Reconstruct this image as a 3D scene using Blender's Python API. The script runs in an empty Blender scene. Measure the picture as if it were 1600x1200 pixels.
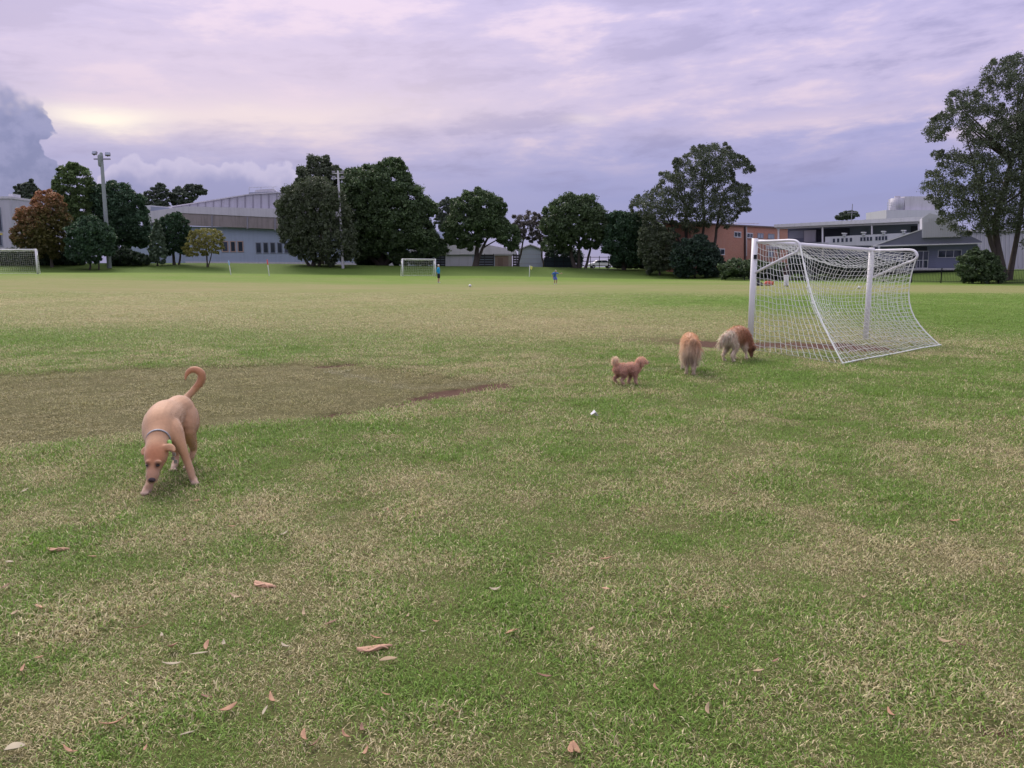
import bpy, bmesh, math, random
import numpy as np
from mathutils import Vector, Matrix
R = math.radians
random.seed(7); RNG = np.random.default_rng(11)
scene = bpy.context.scene
COL = scene.collection

# ------------------------------------------------------------------ camera
CAMZ, F, PITCH = 1.55, 1203.0, R(8.65)
cd = bpy.data.cameras.new('camera'); cam = bpy.data.objects.new('camera', cd); COL.objects.link(cam)
cam.location = (0, 0, CAMZ); cam.rotation_euler = (R(90) - PITCH, 0, 0)
cd.sensor_width = 36; cd.lens = 36 * F / 1600; cd.clip_start = 0.05; cd.clip_end = 6000
scene.camera = cam
scene.view_settings.view_transform = 'Standard'; scene.view_settings.look = 'None'
scene.view_settings.exposure = 1.06; scene.view_settings.gamma = 1
scene.render.engine = 'CYCLES'
scene.cycles.max_bounces = 5; scene.cycles.diffuse_bounces = 2; scene.cycles.glossy_bounces = 2; scene.cycles.transmission_bounces = 2

# ------------------------------------------------------------------ node helper
class NT:
    def __init__(s, tree): s.t = tree; s.L = tree.links
    def n(s, typ, **kw):
        nd = s.t.nodes.new(typ)
        for k, v in kw.items(): setattr(nd, k, v)
        return nd
    def put(s, sock, v):
        if isinstance(v, bpy.types.NodeSocket): s.L.new(v, sock)
        elif v is not None:
            if sock.type == 'RGBA' and len(v) == 3: v = (*v, 1)
            sock.default_value = v
    def m(s, op, a, b=None, c=None, clamp=False):
        nd = s.n('ShaderNodeMath', operation=op, use_clamp=clamp)
        for i, v in enumerate((a, b, c)):
            if v is not None: s.put(nd.inputs[i], v)
        return nd.outputs[0]
    def mix(s, f, a, b, mode='MIX'):
        nd = s.n('ShaderNodeMix', data_type='RGBA', blend_type=mode)
        s.put(nd.inputs['Factor'], f); s.put(nd.inputs[6], a); s.put(nd.inputs[7], b)
        return nd.outputs[2]
    def noise(s, vec, scale, detail=4, rough=.55, dist=0.):
        nd = s.n('ShaderNodeTexNoise'); nd.inputs['Scale'].default_value = scale
        nd.inputs['Detail'].default_value = detail; nd.inputs['Roughness'].default_value = rough
        nd.inputs['Distortion'].default_value = dist
        if vec is not None: s.L.new(vec, nd.inputs['Vector'])
        return nd.outputs['Fac']
    def ss(s, v, a, b, lo=0., hi=1.):
        nd = s.n('ShaderNodeMapRange', interpolation_type='SMOOTHSTEP')
        s.put(nd.inputs[0], v); s.put(nd.inputs[1], a); s.put(nd.inputs[2], b)
        nd.inputs[3].default_value = lo; nd.inputs[4].default_value = hi
        return nd.outputs[0]
    def ramp(s, v, stops):
        nd = s.n('ShaderNodeValToRGB'); s.L.new(v, nd.inputs[0]); e = nd.color_ramp.elements
        while len(e) < len(stops): e.new(.5)
        for el, (p, c) in zip(e, stops): el.position = p; el.color = (*c, 1)
        return nd.outputs[0]
    def xyz(s, x, y, z):
        nd = s.n('ShaderNodeCombineXYZ'); s.put(nd.inputs[0], x); s.put(nd.inputs[1], y); s.put(nd.inputs[2], z)
        return nd.outputs[0]

def lin(r, g, b):
    f = lambda c: (c/255/12.92 if c/255 <= .04045 else ((c/255+.055)/1.055)**2.4)
    return (f(r), f(g), f(b))

def lit(r, g, b, f=.78): return tuple(c*f for c in lin(r, g, b))

# ------------------------------------------------------------------ world: lilac evening overcast
SUN_AZ, SUN_EL = R(-28), R(45)
def build_world():
    w = bpy.data.worlds.new('World'); scene.world = w; w.use_nodes = True
    w.cycles.sampling_method = 'NONE'
    w.node_tree.nodes.clear(); k = NT(w.node_tree)
    out = k.n('ShaderNodeOutputWorld'); bg = k.n('ShaderNodeBackground'); k.L.new(bg.outputs[0], out.inputs[0])
    sky = k.n('ShaderNodeTexSky', sky_type='NISHITA'); sky.sun_disc = False
    sky.sun_elevation = SUN_EL; sky.sun_rotation = SUN_AZ
    skyc = k.mix(1., sky.outputs[0], (.1, .1, .1), 'MULTIPLY')
    tc = k.n('ShaderNodeTexCoord'); sx = k.n('ShaderNodeSeparateXYZ'); k.L.new(tc.outputs['Generated'], sx.inputs[0])
    X, Y, Z = sx.outputs
    az = k.m('MULTIPLY', k.m('ARCTAN2', X, Y), 57.2958)
    el = k.m('MULTIPLY', k.m('ARCSINE', Z), 57.2958)
    elp = k.m('MAXIMUM', el, 0.)
    # high layer: fades with height, long streaks
    dirv = tc.outputs['Generated']
    tilt = k.m('ADD', el, k.m('MULTIPLY', az, -.05))
    sv = k.xyz(k.m('MULTIPLY', az, .035), k.m('MULTIPLY', tilt, .22), 1.7)
    streak = k.noise(sv, 1.0, 5, .58, .5)
    sv2 = k.xyz(k.m('MULTIPLY', az, .11), k.m('MULTIPLY', tilt, .42), 7.3)
    streak2 = k.noise(sv2, 1.0, 5, .6, .15)
    elw = k.m('ADD', elp, k.m('MULTIPLY', k.m('SUBTRACT', streak, .5), 9.))
    elw = k.m('DIVIDE', k.m('MAXIMUM', elw, 0.), 30., clamp=True)
    base = k.ramp(elw, [(0., lin(172, 165, 202)), (.06, lin(156, 156, 203)), (.19, lin(147, 149, 200)), (.30, lin(162, 158, 203)),
                        (.40, lin(182, 171, 206)), (.55, lin(168, 160, 200)), (.72, lin(164, 158, 196)), (1., lin(184, 181, 200))])
    # pale pink bands
    band = k.m('MULTIPLY', k.ss(el, 5.5, 9.5), k.ss(el, 30., 16.))
    b1 = k.m('MULTIPLY', band, k.ss(streak2, .48, .68))
    base = k.mix(k.m('MULTIPLY', b1, .85), base, lit(234, 212, 230, .82))
    b2 = k.m('MULTIPLY', k.ss(el, 3., 8.), k.m('MULTIPLY', k.ss(el, 40., 20.), k.ss(streak2, .50, .36)))
    base = k.mix(k.m('MULTIPLY', b2, .55), base, lit(146, 142, 190, .82))
    # warmth towards the hidden sun
    def gauss(ca, ce, wa, we, warp=0.):
        a = k.m('DIVIDE', k.m('SUBTRACT', az, ca), wa)
        e = k.m('DIVIDE', k.m('SUBTRACT', k.m('ADD', tilt, k.m('MULTIPLY', k.m('SUBTRACT', streak2, .5), warp)), ce), we)
        return k.m('EXPONENT', k.m('MULTIPLY', k.m('ADD', k.m('POWER', k.m('ABSOLUTE', a), 2.), k.m('POWER', k.m('ABSOLUTE', e), 2.)), -1.))
    g0 = gauss(-17., 13., 26., 6.5, 6.)
    base = k.mix(k.m('MULTIPLY', g0, .55), base, lit(238, 216, 230, .80))
    g1 = gauss(-18., 10.9, 13., 1.3, 4.)
    base = k.mix(k.m('MULTIPLY', g1, .75), base, lit(252, 230, 226, .84))
    g2 = gauss(-27.2, 10.7, 3.2, .8, 2.2)
    base = k.mix(k.m('MULTIPLY', g2, .95), base, (.95, .84, .70))
    g3 = gauss(5.2, 10.0, 1.6, .35, 1.5)
    base = k.mix(k.m('MULTIPLY', g3, .6), base, lit(240, 222, 228, .85))
    g4 = gauss(19., 8.6, 8., .55, 2.5)
    base = k.mix(k.m('MULTIPLY', g4, .5), base, lit(232, 210, 226, .85))
    # cumulus: a tower at far left and a row behind the hall
    cn = k.noise(k.xyz(k.m('MULTIPLY', az, .30), k.m('MULTIPLY', el, .30), 3.1), 1., 3, .6)
    cn2 = k.noise(k.xyz(k.m('MULTIPLY', az, .75), k.m('MULTIPLY', el, .75), 9.), 1., 4, .6)
    disp = k.m('ADD', k.m('MULTIPLY', k.m('SUBTRACT', cn, .5), 5.), k.m('MULTIPLY', k.m('SUBTRACT', cn2, .5), 1.5))
    az2 = k.m('ADD', az, k.m('MULTIPLY', k.m('ADD', k.m('SUBTRACT', cn, .5), k.m('MULTIPLY', k.m('SUBTRACT', cn2, .5), .25)), -5.))
    tower_h = k.m('MULTIPLY', k.ss(az2, -28.6, -30.6), 9.9)
    tmask = k.ss(k.m('SUBTRACT', k.m('ADD', tower_h, disp), el), -.3, 1.0)
    tmask = k.m('MULTIPLY', tmask, k.m('MULTIPLY', k.ss(az, -26., -28.5), k.ss(az, -52., -42.)))
    tcol = k.mix(k.ss(cn2, .35, .65), lit(136, 140, 188, .75), lit(152, 153, 198, .80))
    base = k.mix(k.m('MULTIPLY', tmask, .93), base, tcol)
    row_h = k.m('MULTIPLY', k.m('MULTIPLY', k.ss(az, -31., -26.), k.ss(az, -11., -16.)), 7.0)
    hh = k.m('SUBTRACT', k.m('ADD', row_h, k.m('MULTIPLY', disp, .72)), el)
    rmask = k.m('MULTIPLY', k.ss(hh, 0., .28), k.m('MULTIPLY', k.ss(az, -31., -28.), k.ss(az, -9., -14.)))
    rcol = k.mix(k.ss(hh, 0.1, 1.9), lit(204, 194, 224, .9), lit(152, 151, 198, .88))
    base = k.mix(k.m('MULTIPLY', rmask, .85), base, rcol)
    # overcast luminance: smoothly brighter towards the zenith
    lum = k.m('ADD', .94, k.m('MULTIPLY', k.m('MAXIMUM', Z, 0.), 1.88))
    lumv = k.n('ShaderNodeVectorMath', operation='SCALE'); k.L.new(base, lumv.inputs[0]); k.L.new(lum, lumv.inputs['Scale'])
    fin = k.mix(.05, lumv.outputs[0], skyc)
    hs = k.n('ShaderNodeHueSaturation'); hs.inputs['Saturation'].default_value = .93; k.L.new(fin, hs.inputs['Color']); fin = hs.outputs[0]
    k.L.new(fin, bg.inputs[0]); bg.inputs[1].default_value = 0.455
build_world()
sd = bpy.data.lights.new('sun', 'SUN'); sun = bpy.data.objects.new('sun', sd); COL.objects.link(sun)
sd.energy = 1.5; sd.angle = R(28); sd.color = (1., .90, .78)
sdir = Vector((math.sin(SUN_AZ)*math.cos(SUN_EL), math.cos(SUN_AZ)*math.cos(SUN_EL), math.sin(SUN_EL)))
sun.rotation_euler = (-sdir).to_track_quat('-Z', 'Y').to_euler()

# ------------------------------------------------------------------ geometry of the view
def sstep(x, a, b):
    t = np.clip((np.asarray(x, float)-a)/(b-a), 0, 1); return t*t*(3-2*t)
def _hash(ix, iy, seed):
    h = (ix.astype(np.int64)*374761393 + iy.astype(np.int64)*668265263 + seed*1442695041) & 0xffffffff
    h = ((h ^ (h >> 13))*1274126177) & 0xffffffff
    return ((h ^ (h >> 16)) & 0xffff)/65535.
def vnoise(x, y, seed=0):
    x = np.asarray(x, float); y = np.asarray(y, float)
    ix = np.floor(x); iy = np.floor(y); fx = x-ix; fy = y-iy
    fx = fx*fx*(3-2*fx); fy = fy*fy*(3-2*fy)
    a = _hash(ix, iy, seed); b = _hash(ix+1, iy, seed); c = _hash(ix, iy+1, seed); d = _hash(ix+1, iy+1, seed)
    return (a*(1-fx)+b*fx)*(1-fy)+(c*(1-fx)+d*fx)*fy
def fbm(x, y, o=4, seed=0):
    s = 0; a = .5; t = 0
    for i in range(o): s = s+a*vnoise(np.asarray(x)*2**i, np.asarray(y)*2**i, seed+i); t += a; a *= .5
    return s/t
def edge_e(x, y):
    """metres beyond the far edge of the playing field"""
    x = np.asarray(x, float); y = np.asarray(y, float)
    left = y-96-4*sstep(x, -45, -10)
    right = (y-(100-(x-24)*1.25))/1.5
    return np.where(x < 24, left, right)
def gz(x, y):
    x = np.asarray(x, float); y = np.asarray(y, float)
    z = .85*sstep(y, 30, 82)*sstep(-x, 8, 46)
    z = z+.42*sstep(y, 80, 97)*sstep(-x, -20, 5)*(1-sstep(-x, 8, 46))
    e = edge_e(x, y)
    bh = 1.25+.0*x
    z = z+bh*sstep(e, -1.5, 17)
    near = np.clip(1-y/40., 0, 1)
    z = z+near*.035*(fbm(x*.9, y*.9, 3, 5)-.5)
    return z
def gzf(x, y): return float(gz(x, y))
CP, SP = math.cos(PITCH), math.sin(PITCH)
def ray(px, py):
    a = (px-800)/F; b = (600-py)/F
    return Vector((a, CP+b*SP, -SP+b*CP))
def P(px, py, Y):
    d = ray(px, py); t = Y/d.y
    return Vector((d.x*t, Y, CAMZ+d.z*t))
def G(px, py):
    """point of the ground seen at a pixel"""
    d = ray(px, py); lo = 1.
    prev = 1.5
    for i in range(1, 900):
        Y = 1.5*1.008**i; t = Y/d.y
        if CAMZ+d.z*t <= gzf(d.x*t, Y): break
        prev = Y
    a, b = prev, Y
    for _ in range(20):
        m = (a+b)/2; t = m/d.y
        if CAMZ+d.z*t <= gzf(d.x*t, m): b = m
        else: a = m
    t = b/d.y
    return Vector((d.x*t, b, gzf(d.x*t, b)))
def GF(px, py):
    d = ray(px, py); t = -CAMZ/d.z
    return (d.x*t, d.y*t)
def ground_at(px, Y):
    x = (px-800)/F*Y*1.0
    for _ in range(4):
        z = gzf(x, Y); depth = Y*CP+(CAMZ-z)*SP; x = (px-800)/F*depth
    return Vector((x, Y, gzf(x, Y)))

# ------------------------------------------------------------------ object helpers
def tag(o, label=None, cat=None, group=None, kind=None):
    if label: o['label'] = label
    if cat: o['category'] = cat
    if group: o['group'] = group
    if kind: o['kind'] = kind
    return o
def empty(name, loc=(0, 0, 0), rz=0.):
    o = bpy.data.objects.new(name, None); COL.objects.link(o); o.location = loc; o.rotation_euler = (0, 0, rz)
    o.empty_display_size = .2
    return o
def link(name, me, mat, parent=None, smooth=False):
    o = bpy.data.objects.new(name, me); COL.objects.link(o)
    if mat is not None and not me.materials: me.materials.append(mat)
    if parent is not None: o.parent = parent
    if smooth: me.polygons.foreach_set('use_smooth', [True]*len(me.polygons))
    return o
def obj(name, bm, mat, parent=None, smooth=False, bevel=0.):
    me = bpy.data.meshes.new(name)
    bmesh.ops.recalc_face_normals(bm, faces=bm.faces[:])
    bm.to_mesh(me); bm.free()
    o = link(name, me, mat, parent, smooth)
    if bevel:
        md = o.modifiers.new('bevel', 'BEVEL'); md.width = bevel; md.segments = 2; md.limit_method = 'ANGLE'
    return o
def box(bm, x0, x1, y0, y1, z0, z1):
    v = [bm.verts.new(p) for p in ((x0,y0,z0),(x1,y0,z0),(x1,y1,z0),(x0,y1,z0),(x0,y0,z1),(x1,y0,z1),(x1,y1,z1),(x0,y1,z1))]
    for f in ((0,3,2,1),(4,5,6,7),(0,1,5,4),(1,2,6,5),(2,3,7,6),(3,0,4,7)): bm.faces.new([v[i] for i in f])
def prism(bm, prof, y0, y1):
    """profile of (x,z) points pulled from y0 to y1"""
    a = [bm.verts.new((p[0], y0, p[1])) for p in prof]; b = [bm.verts.new((p[0], y1, p[1])) for p in prof]
    n = len(prof); bm.faces.new(a); bm.faces.new(b[::-1])
    for i in range(n): bm.faces.new((a[i], b[i], b[(i+1) % n], a[(i+1) % n]))
def catmull(pts, sub):
    """pts: list of equal-length tuples"""
    p = np.array(pts, float); n = len(p)
    if n < 3 or sub < 2: return p
    q = np.vstack([2*p[0]-p[1], p, 2*p[-1]-p[-2]]); out = []
    for i in range(n-1):
        a, b, c, d = q[i:i+4]
        for j in range(sub):
            t = j/sub
            out.append(.5*((2*b)+(-a+c)*t+(2*a-5*b+4*c-d)*t*t+(-a+3*b-3*c+d)*t**3))
    out.append(p[-1]); return np.array(out)
def loft(bm, pts, seg=12, sub=4, up=(0, 0, 1), caps=True):
    """pts: (x,y,z,side_radius,up_radius): a tapered limb"""
    q = catmull(pts, sub); up = Vector(up); rings = []
    pos = [Vector(r[:3]) for r in q]; rad = [(max(r[3], .0008), max(r[4], .0008)) for r in q]
    def ring(c, t, ra, rb):
        s = t.cross(up)
        if s.length < 1e-4: s = t.cross(Vector((1, 0.01, 0)))
        s.normalize(); u = s.cross(t).normalized()
        return [bm.verts.new(c+s*(ra*math.cos(k*2*math.pi/seg))+u*(rb*math.sin(k*2*math.pi/seg))) for k in range(seg)]
    n = len(pos); T = []
    for i in range(n):
        t = pos[min(i+1, n-1)]-pos[max(i-1, 0)]
        T.append(t.normalized() if t.length > 1e-9 else Vector((0, 0, 1)))
    if caps:
        m = min(rad[0])
        for a in (80, 45): rings.append(ring(pos[0]-T[0]*m*math.sin(R(a))*.9, T[0], rad[0][0]*math.cos(R(a)), rad[0][1]*math.cos(R(a))))
    for i in range(n): rings.append(ring(pos[i], T[i], *rad[i]))
    if caps:
        m = min(rad[-1])
        for a in (45, 80): rings.append(ring(pos[-1]+T[-1]*m*math.sin(R(a))*.9, T[-1], rad[-1][0]*math.cos(R(a)), rad[-1][1]*math.cos(R(a))))
    for a, b in zip(rings, rings[1:]):
        for k in range(seg): bm.faces.new((a[k], a[(k+1) % seg], b[(k+1) % seg], b[k]))
    bm.faces.new(rings[0][::-1]); bm.faces.new(rings[-1])
def tube(bm, pts, r, seg=8, r2=None, caps=True):
    n = len(pts); r2 = r if r2 is None else r2
    loft(bm, [(*p, r+(r2-r)*i/max(n-1, 1), r+(r2-r)*i/max(n-1, 1)) for i, p in enumerate(pts)], seg, 1, caps=caps)
def ball(bm, c, r, s=(1, 1, 1), seg=12):
    M = Matrix.Translation(c) @ Matrix.Diagonal((*s, 1))
    bmesh.ops.create_uvsphere(bm, u_segments=seg, v_segments=seg//2+2, radius=r, matrix=M)
def ico(bm, c, r, s=(1, 1, 1), sub=2):
    bmesh.ops.create_icosphere(bm, subdivisions=sub, radius=r, matrix=Matrix.Translation(c) @ Matrix.Diagonal((*s, 1)))
def remesh(bm, voxel, smooth_it=4, fac=.5):
    me = bpy.data.meshes.new('tmp'); bmesh.ops.recalc_face_normals(bm, faces=bm.faces[:]); bm.to_mesh(me); bm.free()
    o = bpy.data.objects.new('tmp', me); COL.objects.link(o)
    m = o.modifiers.new('r', 'REMESH'); m.mode = 'VOXEL'; m.voxel_size = voxel; m.use_smooth_shade = True
    if smooth_it:
        s = o.modifiers.new('s', 'SMOOTH'); s.factor = fac; s.iterations = smooth_it
    dg = bpy.context.evaluated_depsgraph_get(); dg.update()
    new = bpy.data.meshes.new_from_object(o.evaluated_get(dg))
    bpy.data.objects.remove(o); bpy.data.meshes.remove(me)
    new.polygons.foreach_set('use_smooth', [True]*len(new.polygons))
    return new
def verts_np(me):
    a = np.empty(len(me.vertices)*3, np.float32); me.vertices.foreach_get('co', a); return a.reshape(-1, 3)
def set_col(me, cols, name='Col'):
    a = me.color_attributes.new(name, 'FLOAT_COLOR', 'POINT')
    c = np.ones((len(me.vertices), 4), np.float32); c[:, :3] = cols; a.data.foreach_set('color', c.ravel())
def soup(name, V, nper, cols=None):
    """V: (N*nper,3) vertices, one polygon of nper corners each"""
    V = np.asarray(V, np.float32); nv = len(V); nf = nv//nper
    me = bpy.data.meshes.new(name); me.vertices.add(nv); me.vertices.foreach_set('co', V.ravel())
    me.loops.add(nv); me.loops.foreach_set('vertex_index', np.arange(nv, dtype=np.int32))
    me.polygons.add(nf); me.polygons.foreach_set('loop_start', np.arange(0, nv, nper, dtype=np.int32))
    me.update(calc_edges=True)
    if cols is not None: set_col(me, np.repeat(cols, nper, axis=0))
    return me

# ------------------------------------------------------------------ materials
def newmat(name):
    m = bpy.data.materials.new(name); m.use_nodes = True; m.node_tree.nodes.clear()
    k = NT(m.node_tree); out = k.n('ShaderNodeOutputMaterial'); return m, k, out
def pmat(name, col, rough=.6, metal=0., var=.12, scale=6., bump=0., bscale=40., spec=.4, streak=0.):
    m, k, out = newmat(name); b = k.n('ShaderNodeBsdfPrincipled'); k.L.new(b.outputs[0], out.inputs[0])
    tc = k.n('ShaderNodeTexCoord'); v = tc.outputs['Object']
    n = k.noise(v, scale, 5, .6)
    f = k.m('ADD', 1-var, k.m('MULTIPLY', n, 2*var))
    c = k.n('ShaderNodeVectorMath', operation='SCALE'); c.inputs[0].default_value = col; k.L.new(f, c.inputs['Scale'])
    cc = c.outputs[0]
    if streak:
        mp = k.n('ShaderNodeMapping'); k.L.new(v, mp.inputs[0]); mp.inputs['Scale'].default_value = (2.2, 2.2, .16)
        s = k.noise(mp.outputs[0], 1.2, 6, .65)
        cc = k.mix(k.m('MULTIPLY', k.ss(s, .42, .72), streak), cc, tuple(x*.45 for x in col))
    k.L.new(cc, b.inputs['Base Color']); b.inputs['Roughness'].default_value = rough
    b.inputs['Metallic'].default_value = metal; b.inputs['Specular IOR Level'].default_value = spec
    if bump:
        bp = k.n('ShaderNodeBump'); bp.inputs['Strength'].default_value = bump; bp.inputs['Distance'].default_value = .02
        k.L.new(k.noise(v, bscale, 4), bp.inputs['Height']); k.L.new(bp.outputs[0], b.inputs['Normal'])
    return m
def vcmat(name, rough=.75, trans=0., nscale=30., var=.15, bump=0., spec=.25, sheen=0.):
    """colour from the mesh's own colour attribute (coat or leaf colour)"""
    m, k, out = newmat(name); b = k.n('ShaderNodeBsdfPrincipled')
    a = k.n('ShaderNodeAttribute', attribute_name='Col'); tc = k.n('ShaderNodeTexCoord')
    n = k.noise(tc.outputs['Object'], nscale, 4, .6)
    c = k.n('ShaderNodeVectorMath', operation='SCALE'); k.L.new(a.outputs['Color'], c.inputs[0])
    k.L.new(k.m('ADD', 1-var, k.m('MULTIPLY', n, 2*var)), c.inputs['Scale'])
    k.L.new(c.outputs[0], b.inputs['Base Color']); b.inputs['Roughness'].default_value = rough
    b.inputs['Specular IOR Level'].default_value = spec
    if sheen: b.inputs['Sheen Weight'].default_value = sheen; b.inputs['Sheen Roughness'].default_value = .5
    if bump:
        bp = k.n('ShaderNodeBump'); bp.inputs['Strength'].default_value = bump; bp.inputs['Distance'].default_value = .004
        k.L.new(k.noise(tc.outputs['Object'], nscale*4, 3), bp.inputs['Height']); k.L.new(bp.outputs[0], b.inputs['Normal'])
    if trans:
        t = k.n('ShaderNodeBsdfTranslucent'); k.L.new(c.outputs[0], t.inputs[0])
        mx = k.n('ShaderNodeMixShader'); mx.inputs[0].default_value = trans
        k.L.new(b.outputs[0], mx.inputs[1]); k.L.new(t.outputs[0], mx.inputs[2]); k.L.new(mx.outputs[0], out.inputs[0])
    else: k.L.new(b.outputs[0], out.inputs[0])
    return m
M = {}
M['white_metal'] = pmat('white_metal', (.74, .73, .76), .42, 0, .07, 9., streak=.18)
M['net_cord'] = pmat('net_cord', (.78, .80, .76), .8, 0, .08, 3.)
M['leaf'] = vcmat('leaf', .55, .22, .8, .22, spec=.3)
M['bark'] = pmat('bark', (.085, .07, .06), .9, 0, .35, 3., .5, 14.)
M['pale_bark'] = pmat('pale_bark', (.20, .17, .15), .85, 0, .35, 2., .3, 10.)
M['coat'] = vcmat('coat', .66, 0, 55., .16, .6, .25, .3)
M['fur'] = vcmat('fur', .6, .38, 8., .12, 0, .3)
M['black_gloss'] = pmat('black_gloss', (.012, .01, .01), .18, 0, .1, 20.)
M['nose'] = pmat('nose_leather', (.035, .018, .02), .42, 0, .2, 60.)
M['skin'] = pmat('skin', (.50, .30, .22), .55, 0, .08, 20.)
M['dark_skin'] = pmat('dark_skin', (.17, .09, .065), .55, 0, .08, 20.)
M['glass'] = pmat('window_glass', (.035, .045, .065), .08, 0, .25, .6, spec=.6)
M['curtain_glass'] = pmat('curtained_glass', (.30, .33, .42), .2, 0, .12, 1.2, spec=.5)

# ------------------------------------------------------------------ turf: where it is green, dry, worn or bare
def poly_sd(x, y, poly):
    """signed distance, negative inside"""
    x = np.asarray(x, float); y = np.asarray(y, float); d = np.full(x.shape, 1e9); ins = np.zeros(x.shape, bool)
    n = len(poly)
    for i in range(n):
        ax, ay = poly[i]; bx, by = poly[(i+1) % n]; ex, ey = bx-ax, by-ay
        t = np.clip(((x-ax)*ex+(y-ay)*ey)/(ex*ex+ey*ey+1e-12), 0, 1)
        d = np.minimum(d, np.hypot(x-ax-t*ex, y-ay-t*ey))
        c = ((ay > y) != (by > y)); xi = ax+(y-ay)*ex/np.where(abs(ey) < 1e-9, 1e-9, ey)
        ins ^= c & (x < xi)
    return np.where(ins, -d, d)
WORN = [GF(*p) for p in ((-260,720),(0,703),(110,686),(210,680),(330,668),(420,662),(490,655),(560,645),(640,632),(700,620),(775,604),(755,594),(690,583),(620,572),(540,566),(450,568),(330,571),(200,573),(60,582),(-260,592))]
def seg_mask(x, y, a, b, w, soft, seed, amp=.15):
    ax, ay = GF(*a); bx, by = GF(*b); ex, ey = bx-ax, by-ay
    t = np.clip(((x-ax)*ex+(y-ay)*ey)/(ex*ex+ey*ey), 0, 1)
    d = np.hypot(x-ax-t*ex, y-ay-t*ey)+amp*(fbm(x*4, y*4, 3, seed)-.5)*2
    return 1-sstep(d, w, w+soft)
def blob(x, y, px, py, rx, ry, seed=0, amp=.6):
    cx, cy = GF(px, py); d = np.hypot((x-cx)/rx, (y-cy)/ry)+amp*(fbm(x*1.7, y*1.7, 4, seed)-.5)*2
    return 1-sstep(d, .45, 1.15)
def turf(x, y):
    """dry, worn, dirt, line at ground points"""
    n1 = fbm(x*.16+3, y*.16, 4, 21); n2 = fbm(x*.75, y*.75, 4, 33); n3 = fbm(x*2.6, y*2.6, 3, 47); n5 = fbm(x*7, y*7, 2, 52)
    d = .45+.5*(n1-.5)*1.0+(n2-.5)*.75+(n3-.5)*1.3+(n5-.5)*1.0
    # the long mown bands of the far field
    far = sstep(y, 13, 18)
    bandn = y+10*(fbm(x*.03, y*.05, 3, 60)-.5)
    fd = .74-.60*np.exp(-((bandn-15.5)/2.6)**2)*sstep(-x, -6, 3)
    fd = fd-.72*np.exp(-((y-36-.05*x)/10)**2)*sstep(x, -4, 12)-.55*np.exp(-((y-22)/7)**2)*sstep(x, 6, 13)
    fd = fd-.55*sstep(y, 62, 74)*(1-.55*np.exp(-((y-78-.0*x)/5.)**2)*sstep(x, -12, 0))
    fd = fd-.25*sstep(x, 10, 15)*(1-sstep(y, 22, 40))
    fd = fd+(n1-.5)*.55+(n2-.5)*.35
    d = d*(1-far)+fd*far
    d = d-.55*sstep(edge_e(x, y), -14, -5)
    # greener ground around the dog and right of centre
    d = d-.34*blob(x, y, 560, 690, 2.3, 1.2, 3)-.30*blob(x, y, 330, 740, 1.4, .8, 4)-.22*blob(x, y, 1300, 640, 3.0, 1.6, 5)-.16*blob(x, y, 1000, 560, 3., 1.8, 6)-.30*blob(x, y, 1480, 590, 4.5, 3.0, 7)-.2*blob(x, y, 1250, 590, 3., 1.6, 15)
    d = d-.12*blob(x, y, 1000, 950, .9, .8, 8)
    d = d+.22*blob(x, y, 1530, 860, 1.0, .7, 9)+.16*blob(x, y, 200, 1000, 1.3, .9, 10)+.2*blob(x, y, 700, 740, 1.2, .7, 12)+.15*blob(x, y, 520, 1130, .8, .45, 13)
    sd = poly_sd(x, y, WORN)+.22*(fbm(x*2.2, y*2.2, 4, 71)-.5)*2
    worn = 1-sstep(sd, -.16, .10)
    dirt = np.zeros_like(d)
    for a in (((672,617),(768,602),.14,.26,81), ((505,648),(560,641),.08,.14,82), ((560,642),(660,624),.04,.16,83), ((500,570),(545,567),.02,.1,85)):
        dirt = np.maximum(dirt, seg_mask(x, y, a[0], a[1], a[2], a[3], a[4])*.95)
    dirt = np.maximum(dirt, seg_mask(x, y, (1120, 537), (1340, 542), .38, .7, 90, .5))
    dirt = np.maximum(dirt, .42*seg_mask(x, y, (1030, 531), (1120, 536), .3, 1.2, 91, .6))
    dirt = np.maximum(dirt, .8*seg_mask(x, y, (1535, 1135), (1580, 1145), .02, .06, 92, .05))
    line = np.maximum(seg_mask(x, y, (505, 573), (640, 603), .035, .07, 95, .10), .65*seg_mask(x, y, (640, 603), (1100, 571), .03, .08, 96, .12))
    line = np.maximum(line, .35*seg_mask(x, y, (1100, 571), (1700, 512), .03, .08, 97, .1))
    line = line*(.35+.65*fbm(x*7, y*7, 3, 99))
    return np.clip(d, 0, 1), worn, dirt, line

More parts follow.
